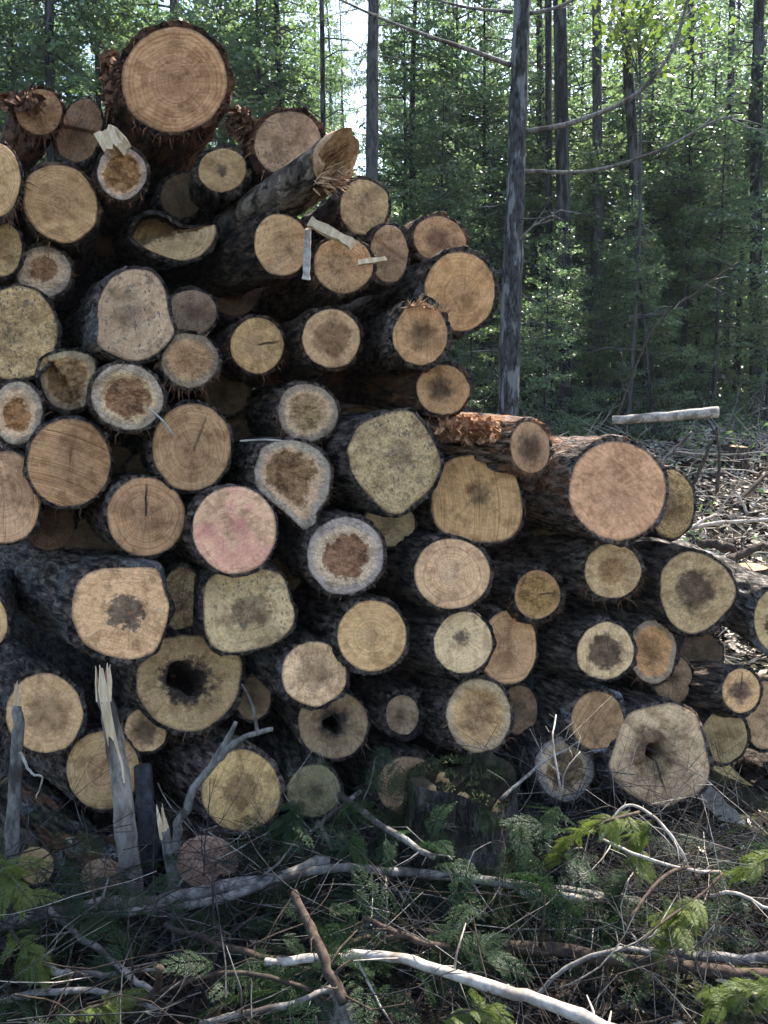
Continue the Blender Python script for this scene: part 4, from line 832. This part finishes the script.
def bough(pts, nf, label, m=M_CEDAR, scl=.6, seed=1):
    rg = np.random.default_rng(seed); P = [Vector(q) for q in pts]; base = P[0]; root = empty('cedar_bough', Matrix.Translation(base))
    cv = catmull([q - base for q in P], 8); mb = MB(); tube(mb, cv, np.linspace(.005, .002, len(cv)), 5); mb.build('stem', M_BROWN, root)
    A_ = []
    for i in range(int(nf * 4)):
        k = int(rg.uniform(.1, 1) * (len(cv) - 1)); t = cv[min(k + 1, len(cv) - 1)] - cv[k - 1]; yaw = math.atan2(t[1], t[0]) + rg.choice([-1, 1]) * rg.uniform(.2, 1.2)
        Q, _ = FR[int(rg.integers(4))]; A_.append(Q @ (rotm(yaw, rg.normal(-.35, .3), rg.normal(0, .5)) * scl * rg.uniform(.4, .85)).T + cv[k])
    link('foliage', quads('foliage', np.concatenate(A_), m), root); tag(root, label, 'cedar bough', 'cedar boughs in the brush'); return root
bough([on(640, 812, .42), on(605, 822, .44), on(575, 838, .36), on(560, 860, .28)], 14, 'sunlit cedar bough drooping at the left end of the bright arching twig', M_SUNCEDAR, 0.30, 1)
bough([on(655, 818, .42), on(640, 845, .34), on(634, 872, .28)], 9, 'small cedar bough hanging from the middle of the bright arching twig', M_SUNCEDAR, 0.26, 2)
bough([on(630, 870, .30), on(615, 905, .2), on(600, 940, .14)], 13, 'dark green cedar bough lying below the bright arching twig', M_CEDAR, 0.32, 3)
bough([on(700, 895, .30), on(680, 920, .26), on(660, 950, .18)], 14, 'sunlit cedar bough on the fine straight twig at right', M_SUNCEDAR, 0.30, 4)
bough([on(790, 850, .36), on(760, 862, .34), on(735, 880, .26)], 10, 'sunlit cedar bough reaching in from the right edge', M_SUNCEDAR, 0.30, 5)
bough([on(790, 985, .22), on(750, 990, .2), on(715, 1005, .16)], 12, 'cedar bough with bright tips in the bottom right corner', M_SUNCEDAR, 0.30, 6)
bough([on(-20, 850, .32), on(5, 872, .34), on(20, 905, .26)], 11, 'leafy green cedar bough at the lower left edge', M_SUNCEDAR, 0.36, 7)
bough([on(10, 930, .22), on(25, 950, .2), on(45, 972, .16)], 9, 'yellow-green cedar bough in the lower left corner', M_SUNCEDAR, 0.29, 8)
bough([on(300, 800, .40), on(290, 825, .36), on(282, 845, .28)], 11, 'upright green cedar bough below the golden log', M_CEDAR, 0.36, 9)
bough([on(420, 930, .22), on(460, 938, .22), on(500, 960, .18)], 13, 'dark green cedar bough right of the pale upright slab', M_CEDAR, 0.36, 10)
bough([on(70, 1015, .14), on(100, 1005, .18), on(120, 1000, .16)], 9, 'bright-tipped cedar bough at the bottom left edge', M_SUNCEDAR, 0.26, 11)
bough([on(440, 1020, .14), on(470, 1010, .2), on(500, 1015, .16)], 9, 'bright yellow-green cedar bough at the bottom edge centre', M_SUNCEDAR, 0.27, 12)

# ------------------------------------------------------------------ trees
def conifer(seed, H, base, R, nb, nl, lw=(.026, .065), droop=.25, trunk_r=.11, shape=1., mt=M_TRUNK, ml=M_NEEDLE, dead=14, top=.25):
    rg = np.random.default_rng(seed)
    mb = MB(); zz = np.linspace(-.3, H, 22)
    bend = np.stack([.10 * vn(zz * .25, 0 * zz, seed) * zz / 3, .10 * vn(zz * .25, 0 * zz, seed + 1) * zz / 3, zz], 1)
    tube(mb, bend, trunk_r * (1 - .85 * np.clip(zz, 0, H) / H) * (1 + .4 * np.exp(-np.clip(zz, 0, H) * 3)), 12, rough=.07, seed=seed)
    trunk = mb.mesh('trunk', mt)
    tx = lambda z: np.array([np.interp(z, zz, bend[:, 0]), np.interp(z, zz, bend[:, 1]), z])
    mb = MB(); Br = []
    for i in range(nb + dead):
        isd = i >= nb
        t = rg.random() ** .85; z = base + (H - base) * t if not isd else rg.uniform(.8, base + .35 * (H - base))
        L = R * ((1 - t) ** .75 * (1 - top) + top * .35) * rg.uniform(.55, 1.15) if not isd else rg.uniform(.3, 1.) * R * .8
        a = rg.uniform(0, 6.28); up = rg.normal(.15, .2) if t > .5 else rg.normal(-.02, .18); dr = droop * rg.uniform(.6, 1.4)
        ts = np.linspace(0, 1, 6); o0 = tx(z); dv = np.array([math.cos(a), math.sin(a), 0])
        P = o0 + dv * (ts * L)[:, None] + np.array([0, 0, 1.]) * ((up * ts - dr * ts ** 2 + .10 * ts ** 4) * L)[:, None] + rg.normal(0, .02, (6, 3)) * L * ts[:, None]
        r0 = .006 + .009 * L if not isd else .004 + .004 * L
        tube(mb, P, np.linspace(r0, .002, 6), 4, caps=False)
        if isd:
            for q in range(3):
                k = int(rg.integers(2, 5)); e = P[k] + rg.normal(0, .16, 3) * L; tube(mb, np.array([P[k], e]), np.array([.003, .001]), 3, caps=False)
        else: Br.append((P, L, a))
    branches = mb.mesh('branches', M_TWIG)
    Ls = np.array([b[1] for b in Br]) ** 1.5; pr = Ls / Ls.sum(); bi = rg.choice(len(Br), nl, p=pr)
    PP = np.array([b[0] for b in Br]); LL = np.array([b[1] for b in Br]); AA = np.array([b[2] for b in Br])
    ntw = 12; tw = rg.integers(0, ntw, nl); t = .14 + .86 * (tw + .5) / ntw; u = rg.random(nl) ** .8; sg = np.where(rg.random(nl) < .5, -1., 1.)
    s_ = t * 5; k = np.minimum(s_.astype(int), 4); f = (s_ - k)[:, None]; p0 = PP[bi, k] * (1 - f) + PP[bi, k + 1] * f
    ax_ = PP[bi, k + 1] - PP[bi, k]; ax_ /= np.linalg.norm(ax_, axis=1)[:, None]
    lat = np.stack([-np.sin(AA[bi]), np.cos(AA[bi]), 0 * t], 1) * sg[:, None]
    hs_ = hsh(bi * 31 + tw, (sg * 3).astype(int) + 7, seed)
    Wd = LL[bi] * .42 * (1.05 - t) ** .7 * (.5 + .9 * hs_) + .04
    dv = lat * .8 + ax_ * .55 + np.stack([0 * t, 0 * t, -.18 + .5 * (hsh(bi * 7 + tw, (sg).astype(int) + 3, seed + 1) - .5)], 1); dv /= np.linalg.norm(dv, axis=1)[:, None]
    c = p0 + dv * (u * Wd)[:, None] - np.array([0, 0, .25]) * ((u * Wd) ** 2 / (Wd + .1))[:, None] + rg.normal(0, .018, (nl, 3))
    ld_ = dv + rg.normal(0, .5, (nl, 3)); ld_ /= np.linalg.norm(ld_, axis=1)[:, None]
    nn = rg.normal(0, .55, (nl, 3)) + [0, 0, 1]; sd = np.cross(ld_, nn); sd /= np.linalg.norm(sd, axis=1)[:, None]
    l = rg.uniform(*lw, nl)[:, None]; w_ = l * rg.uniform(.26, .46, (nl, 1))
    V = np.stack([c - ld_ * l * .5, c + sd * w_, c + ld_ * l * .6, c - sd * w_], 1)
    return trunk, branches, quads('crown', V, ml)
PROTO = [conifer(301, 12, 2.2, 1.9, 120, 17000, trunk_r=.13),
         conifer(302, 10, .8, 1.7, 150, 18000, ml=M_LIGHT, droop=.4, trunk_r=.10),
         conifer(303, 14, 4.0, 2.0, 130, 17000, trunk_r=.16, dead=26),
         conifer(304, 8, .5, 1.6, 140, 17000, ml=M_NEEDLE, droop=.15, trunk_r=.08),
         conifer(305, 11, 1.2, 2.1, 140, 17000, ml=M_LIGHT, droop=.3, trunk_r=.09, mt=M_TRUNKG, lw=(.028, .07)),
         conifer(306, 3.2, .1, .95, 90, 8000, ml=M_SPRAY, droop=.12, trunk_r=.028, lw=(.02, .045), dead=0)]
def tree(k, px, Y, s, rz, label, group=None, lean=(0, 0), name='conifer_tree', sxy=1.):
    tr, br, cr = PROTO[k]; x = ray(px, 425).x * Y
    root = empty(name, None); root.location = (x, Y, float(gz(x, Y)) - .05); root.rotation_euler = (lean[1], lean[0], rz); root.scale = (s * sxy, s * sxy, s)
    tag(root, label, 'tree', group)
    link('trunk', tr, root); link('branches', br, root)['kind'] = 'stuff'; link('crown', cr, root); return root
GF = 'conifers filling the wood behind the clearing'
rg = np.random.default_rng(99)
# trees one can single out
tree(1, 60, 11.5, 1.05, .3, 'bright green cedar rising behind the upper left logs', lean=(.02, 0))
tree(4, 190, 12.5, 1.1, 1.2, 'light green tree rising just behind the biggest log')
tree(0, 140, 14.0, 1.1, 2.2, 'dark trunked conifer standing behind the biggest log, top cut by the frame')
tree(1, 347, 20.0, .62, 1.1, 'small light green cedar filling the gap between the thin stem and the pale grey trunk')
tree(1, 285, 12.0, .95, 3.9, 'light green cedar right of the biggest log, beside the sky gap')
tree(3, 415, 12.5, 1.05, 4.4, 'dark bushy conifer left of the main grey trunk')
tree(5, 545, 9.6, .85, .5, 'light green young fir with flat sprays right of the main trunk foot', name='fir_sapling')
tree(5, 655, 10.5, 1.0, 2.5, 'young green cedar leaning at the right edge of the clearing', name='cedar_sapling', lean=(.12, 0))
tree(5, 600, 12.0, .8, 1.5, 'small young fir in the middle of the wood edge', name='fir_sapling')
tree(5, 470, 10.5, .8, 4.5, 'small fir sapling just left of the main trunk foot', name='fir_sapling')
tree(5, 765, 11.0, .8, 3.3, 'leafy young cedar at the right frame edge above the clearing', name='cedar_sapling')
tree(0, 534, 13.6, .85, 3.2, 'dark conifer showing between the main trunk and the thick one')
tree(3, 668, 13.2, .5, 5.0, 'bushy dark conifer right of the trunk tilting left', lean=(-.03, 0))
tree(1, 770, 13.4, .6, 1.9, 'full green cedar at the right frame edge')
tree(3, 705, 17.5, .9, 2.0, 'dense dark green conifer at the right of the wood, left of the edge trunk')
KIND = {0: 'dark conifer with a bare lower stem', 1: 'light green cedar clothed low down', 2: 'tall dark conifer with its crown high up', 3: 'bushy dark green conifer', 4: 'loose light green tree on a grey stem'}
RANK = ['in the front rank of the wood', 'in the second rank of the wood', 'in the middle of the wood', 'well back in the wood', 'deep in the wood', 'deep in the wood', 'at the far back of the wood']
for row, (Y0, cnt) in enumerate([(14.5, 11), (17.5, 12), (21, 14), (26, 17), (33, 19), (42, 24), (54, 26)]):
    for i in range(cnt):
        px = -80 + (i + rg.uniform(.15, .85)) / cnt * 960
        if (px > 790 and row < 4) or (px > 530 and row < 2): continue
        if px > 500 and row == 2 and i % 2: continue
        Yt = Y0 + rg.uniform(-1.2, 1.2); top = (Yt * .53 + 1) / 11 * rg.uniform(.8, 1.12) * [.46, .64, .82, 1.05, 1.25, 1.35, 1.4][row]
        if 318 < px < 374: top *= .8
        k = int(rg.choice([1, 3, 4])) if row > 3 else int(rg.choice([0, 2, 3, 1, 4], p=[.15, .10, .35, .2, .2] if px > 360 else [.10, .05, .15, .38, .32]))
        sx = min(1.5, max(.75, top)) if row > 0 else .8
        lb = KIND[k] + ' ' + RANK[row]
        tree(k, px, Yt, top, rg.uniform(0, 6.28), lb, 'wood behind: ' + lb, lean=(rg.normal(0, .02), rg.normal(0, .02)), sxy=sx / top)
for i in range(34):
    px = rg.uniform(380, 780) if i < 24 else rg.uniform(-60, 340)
    tree(5, px, rg.uniform(12.5, 22), rg.uniform(1.0, 2.3), rg.uniform(0, 6.28), 'young conifer filling the foot of the wood among the trunks', 'young conifers at the foot of the wood', name='young_conifer')
for i, (px, Y, sc_) in enumerate([(440, 11.6, 1.5), (405, 12.4, 1.9), (480, 12.8, 2.2), (588, 12.2, 1.7), (622, 11.2, 1.1), (680, 12.0, 1.9), (712, 11.4, 1.3), (735, 12.4, 2.1), (660, 13.2, 1.7), (535, 12.9, 1.8), (612, 13.4, 1.8), (560, 10.6, .9), (575, 14.2, 2.2), (640, 15.0, 2.4), (700, 14.6, 2.2), (745, 15.5, 2.6), (768, 12.2, 1.7), (30, 12.0, 2.4), (110, 12.2, 2.6), (230, 12.2, 2.5), (265, 11.8, 2.2), (0, 11.6, 2.2)]):
    tree(5, px, Y, sc_, i * 1.7, 'sunlit young conifer at the front edge of the wood', 'sunlit young conifers at the front edge of the wood', name='young_conifer')
# ---- bare trunks
def bare_trunk(pts, Y, r0, r1, m, label, limbs=(), name='tree', dead=8, seed=1):
    P = [at(x, y, Y) for x, y in pts]; b = P[0]; b = Vector((b.x, b.y, min(b.z, float(gz(b.x, b.y))) - .1)); P[0] = b
    root = empty(name, Matrix.Translation(b)); tag(root, label, 'tree')
    cv = catmull([p_ - b for p_ in P], 7); mb = MB(); rr = np.linspace(r0, r1, len(cv)); rr[:3] *= [1.35, 1.15, 1.05]
    tube(mb, cv, rr, 18, rough=.11, seed=seed); mb.build('trunk', m, root)
    for (lp, la, lb_) in limbs:
        c = catmull([at(x, y, yy) - b for x, y, yy in lp], 7); mb = MB(); tube(mb, c, np.linspace(la, lb_, len(c)), 7, rough=.08, seed=seed)
        rg = np.random.default_rng(seed + len(c))
        for q in range(5):
            k = int(rg.integers(len(c) // 3, len(c))); t = c[k] - c[k - 1]; t /= np.linalg.norm(t); e = c[k] + t * rg.uniform(.1, .4) + rg.normal(0, .12, 3)
            tube(mb, np.array([c[k], (c[k] + e) / 2 + rg.normal(0, .02, 3), e]), np.array([.006, .004, .002]), 4, caps=False)
        mb.build('branch', M_GREY, root)
    rg = np.random.default_rng(seed); mb = MB()
    for i in range(dead):
        k = int(rg.integers(len(cv) // 6, len(cv) - 1)); a = rg.uniform(0, 6.28); L = rg.uniform(.3, 1.1); d_ = np.array([math.cos(a), math.sin(a), rg.normal(0, .3)])
        p0 = cv[k]; p1 = p0 + d_ * L * .5 + rg.normal(0, .03, 3); p2 = p0 + d_ * L + rg.normal(0, .08, 3) - [0, 0, .08]
        tube(mb, np.array([p0, p1, p2]), np.array([.010, .007, .002]), 5, caps=False)
    if dead: mb.build('branches', M_TWIG, root)['kind'] = 'stuff'
    return root
YM = 8.6
bare_trunk([(508, 420), (511, 330), (515, 200), (520, 60), (524, -60), (530, -300)], YM, .108, .075, simple('mottled_grey_bark', (.008, .008, .008), (.062, .060, .060), 34, bump=1., stretch=(1, 1, .3), c3=(.15, .15, .15), s3=11, dist=.03), 'main straight dark grey trunk with white flecks standing just behind the pile', name='tree', dead=12, seed=71,
  limbs=[([(526, 132, YM), (575, 122, YM - .2), (635, 95, YM - .5), (672, 50, YM - .7), (690, -10, YM - .8)], .030, .012),
         ([(524, 171, YM), (590, 171, YM - .1), (660, 150, YM - .3), (712, 122, YM - .5), (742, 115, YM - .6)], .022, .006),
         ([(510, 65, YM), (470, 50, YM - .3), (425, 35, YM - .6), (380, 18, YM - .8), (330, -5, YM - 1.)], .026, .008),
         ([(512, 12, YM), (470, 8, YM + .2), (430, -2, YM + .3)], .02, .008),
         ([(528, 14, YM), (555, 8, YM - .2), (590, -8, YM - .3)], .022, .01),
         ([(514, 245, YM), (535, 225, YM - .2), (560, 210, YM - .3)], .014, .004)])
bare_trunk([(566, 420), (566, 300), (562, 150), (556, -250)], 11.2, .10, .08, M_TRUNK, 'thick dark trunk second right of the main trunk', seed=72, dead=16)
bare_trunk([(550, 420), (549, 250), (548, -250)], 12.4, .055, .045, M_TRUNK, 'dark trunk standing close behind the thick one', seed=73, dead=14)
bare_trunk([(600, 430), (599, 280), (597, 80), (596, -60)], 12.0, .085, .06, M_TRUNKG, 'slim grey mottled trunk in the middle of the wood', seed=74, dead=20)
bare_trunk([(652, 420), (640, 250), (630, 100), (622, -40)], 11.5, .085, .06, M_TRUNK, 'dark trunk tilting left at the right side of the wood', seed=75, dead=22)
bare_trunk([(757, 420), (756, 200), (760, -60)], 12.0, .09, .07, M_TRUNK, 'straight dark trunk at the right frame edge', seed=76, dead=18)
bare_trunk([(371, 330), (372, 150), (375, -60)], 11.0, .085, .07, M_TRUNKG, 'pale grey trunk behind the top of the pile beside the sky gap', seed=77, dead=8)
bare_trunk([(322, 300), (323, 120), (321, -40)], 9.5, .035, .025, M_TRUNK, 'thin dark sapling stem rising right of the biggest log', seed=78, dead=6)
bare_trunk([(690, 430), (688, 250), (692, -50)], 14.5, .08, .06, M_TRUNK, 'slender dark trunk left of the right edge trunk', seed=79, dead=18)
bare_trunk([(725, 440), (728, 250), (733, -50)], 13.5, .06, .05, M_TRUNK, 'thin dark trunk between two darker ones at the right', seed=80, dead=18)
bare_trunk([(498, 420), (500, 330), (505, 230)], 8.75, .008, .005, M_GREY, 'thin pale dead stem beside the main trunk', seed=81, dead=10)
bare_trunk([(598, 385), (650, 335), (700, 290), (738, 262)], 9.6, .015, .007, M_BROWN, 'thin leaning dead sapling slanting up right across the wood edge', seed=82, dead=10, name='leaning_sapling')
# young broad-leaved tree overhead at the right
def broad(c, n, R, label, seed):
    rg = np.random.default_rng(seed); root = empty('young_maple', Matrix.Translation(Vector((c[0], c[1], float(gz(c[0], c[1])))))); tag(root, label, 'tree')
    H = c[2] - root.location.z; mb = MB(); tube(mb, catmull([(0, 0, -.1), (.1, .05, H * .5), (0, 0, H)], 6), np.linspace(.035, .008, 13), 7); mb.build('trunk', M_TRUNKG, root)
    cen = rg.normal(0, 1, (26, 3)) * R * [.55, .55, .4] + [0, 0, H]; mb = MB()
    for q in cen: tube(mb, np.array([[0, 0, q[2] - .5 * R], q * [.5, .5, 1] - [0, 0, .15], q]), np.array([.010, .006, .002]), 4, caps=False)
    mb.build('branches', M_TWIG, root)
    p = cen[rg.integers(0, 26, n)] + rg.normal(0, .16, (n, 3)); a = rg.normal(0, 1, (n, 3)); a /= np.linalg.norm(a, axis=1)[:, None]; b = np.cross(a, rg.normal(0, 1, (n, 3)) * [.5, .5, 1]); b /= np.linalg.norm(b, axis=1)[:, None]
    l = rg.uniform(.03, .06, (n, 1)); V = np.stack([p - a * l, p + b * l * .7, p + a * l, p - b * l * .7], 1); link('crown', quads('crown', V, M_BROAD), root)
q = at(640, 15, 10.5); broad((q.x, q.y, q.z), 900, .8, 'yellow-green young maple leaves high at the right of the wood', 88)

# ------------------------------------------------------------------ clearing debris behind
def gp(px, py, Y): return at(px, py, Y)
stick('fallen_log', [at(612, 420, 8.6), at(660, 417, 8.5), at(718, 412, 8.4)], .045, .058, M_PALE, 'pale fallen trunk lying level across the back of the clearing', 'fallen log', seed=91, side=14, rough=.05)
stick('dead_stem', [at(717, 492, 8.1), at(719, 455, 8.1), at(716, 426, 8.1)], .018, .012, M_BROWN, 'upright grey dead stem under the right end of the pale fallen trunk', 'stem', seed=92)
stick('dead_stem', [at(655, 470, 8.0), at(672, 452, 8.0), at(692, 432, 8.0)], .018, .016, M_GREY, 'grey slanting stick below the pale fallen trunk', 'stick', seed=93)
stick('dead_stem', [at(690, 490, 7.8), at(702, 465, 7.8), at(712, 440, 7.8)], .02, .015, M_BROWN, 'dark slanting stick beside the upright dead stem', 'stick', seed=94)
stick('dead_stem', [at(668, 452, 8.3), at(720, 455, 8.3), at(768, 452, 8.3)], .012, .010, M_GREY, 'thin level stick behind the small stumps', 'stick', seed=95)
def gstump(px, Y, r, h, label, seed):
    x = ray(px, 425).x * Y; stump((x, Y, float(gz(x, Y))), r, h, label, seed, 1.25, M_SPL, bk=(.16, .11, .08))
gstump(740, 9.0, .10, .30, 'small orange-topped stump at the back of the clearing', 111)
gstump(732, 9.3, .08, .22, 'second smaller stump just left of the orange-topped one', 112)
gstump(648, 8.8, .12, .24, 'low tan stump under the pale fallen trunk', 113)
gstump(752, 5.9, .16, .34, 'broken brown stump at the right edge behind the egg-shaped log', 114)
gstump(720, 6.3, .10, .22, 'short brown stump left of the broken right-edge stump', 115)
for i, (a, b, r, lb) in enumerate([((690, 528, 6.4), (780, 520, 6.6), .018, 'pale stick lying level behind the broken stump'), ((676, 538, 6.0), (716, 515, 6.3), .014, 'short pale stick tilted behind the egg-shaped log'),
        ((740, 500, 7.0), (775, 470, 7.2), .02, 'dark forked debris stick near the right edge'), ((735, 492, 7.0), (748, 515, 6.9), .014, 'pale bent stick near the right edge'), ((700, 545, 5.8), (745, 552, 5.7), .035, 'thick brown offcut lying behind the right logs'),
        ((728, 560, 5.5), (775, 545, 5.6), .03, 'short brown offcut beside the right-edge bark'), ((655, 500, 7.4), (705, 492, 7.5), .012, 'thin grey stick across the clearing floor')]):
    stick('debris_stick', [at(*a), (at(*a) + at(*b)) / 2 + Vector((0, 0, .02)), at(*b)], r, r * .8, [M_PALE, M_PALE, M_BROWN, M_PALE, M_BROWN, M_BROWN, M_GREY][i], lb, 'stick', seed=130 + i)
cl = lambda rg: (rg.uniform(.6, 6.5), rg.uniform(5.0, 11.5))
twig_mass('slash_twigs', 800, cl, M_SLASH, 'grey logging slash strewn over the clearing behind', 25, rr=(.003, .009), ln=(.3, 1.1), lift=.25)
twig_mass('pale_slash', 600, cl, M_PALE, 'bleached slash sticks strewn over the clearing behind', 26, rr=(.003, .009), ln=(.3, 1.0), lift=.2)
twig_mass('dead_brush', 500, lambda rg: (rg.uniform(-.5, 8), rg.uniform(9.5, 16)), M_TWIG, 'thin dead brush along the edge of the wood', 27, rr=(.003, .008), ln=(.6, 1.9), lift=.3, upright=.7)
litter('clearing_litter', 15000, cl, M_CHIP, 'pale chips and dry leaves over the clearing floor', 33, (.02, .06), .06)
litter('bark_litter', 9000, cl, M_LIT, 'dark bark crumbs and dead leaves over the clearing floor', 36, (.02, .08), .06)
def beside(rg):
    if rg.random() < .5: return (rg.uniform(-6, -1.5), rg.uniform(1.6, 11))
    return (rg.uniform(1.7, 5), rg.uniform(1.6, 5.5))
twig_mass('side_twigs', 700, beside, M_SLASH, 'loose grey slash lying to either side of the pile', 29, rr=(.002, .007), ln=(.2, .9), lift=.15)
litter('side_litter', 9000, beside, M_LIT, 'bark crumbs and dead leaves to either side of the pile', 37, (.015, .06), .04)
litter('side_chips', 3500, beside, M_CHIP, 'pale chips to either side of the pile', 38, (.012, .045), .04)
def low_plants(n, region, label, seed, m):
    rg = np.random.default_rng(seed); Q = []
    for _ in range(n):
        x, y = region(rg); z = float(gz(x, y)); h = rg.uniform(.1, .5)
        for k in range(14):
            p = np.array([x, y, z]) + rg.normal(0, .12, 3) * [1, 1, .2] + [0, 0, h * rg.random()]; a = rg.normal(0, 1, 3); a /= np.linalg.norm(a); b = np.cross(a, rg.normal(0, 1, 3)); b /= np.linalg.norm(b); l = rg.uniform(.02, .05)
            Q.append([p - a * l, p + b * l * .4, p + a * l, p - b * l * .4])
    tag(link('undergrowth', quads('undergrowth', Q, m)), label, 'undergrowth', kind='stuff')
low_plants(900, lambda rg: (rg.uniform(-1, 8), rg.uniform(9, 15)), 'low green undergrowth along the foot of the wood', 34, M_LIGHT)
low_plants(50, lambda rg: (rg.uniform(1, 6), rg.uniform(5.3, 9)), 'sparse green sprouts over the clearing', 35, M_LIGHT)

# ------------------------------------------------------------------ thin haze in the wood
mb = MB(); x0, x1, y0, y1, z0, z1 = -170, 170, -70, 270, -2, 24
mb.add([(x, y, z) for z in (z0, z1) for y in (y0, y1) for x in (x0, x1)], [(0, 2, 3, 1), (4, 5, 7, 6), (0, 1, 5, 4), (2, 6, 7, 3), (0, 4, 6, 2), (1, 3, 7, 5)])
m = bpy.data.materials.new('haze'); m.use_nodes = True; t = m.node_tree; t.nodes.remove(t.nodes['Principled BSDF'])
pv = t.nodes.new('ShaderNodeVolumePrincipled'); pv.inputs['Color'].default_value = (.82, .93, 1, 1); pv.inputs['Density'].default_value = .0005; pv.inputs['Anisotropy'].default_value = .2
t.links.new(pv.outputs[0], t.nodes['Material Output'].inputs['Volume'])
tag(mb.build('haze', m, None, False), 'thin bluish haze hanging in the wood', kind='stuff')
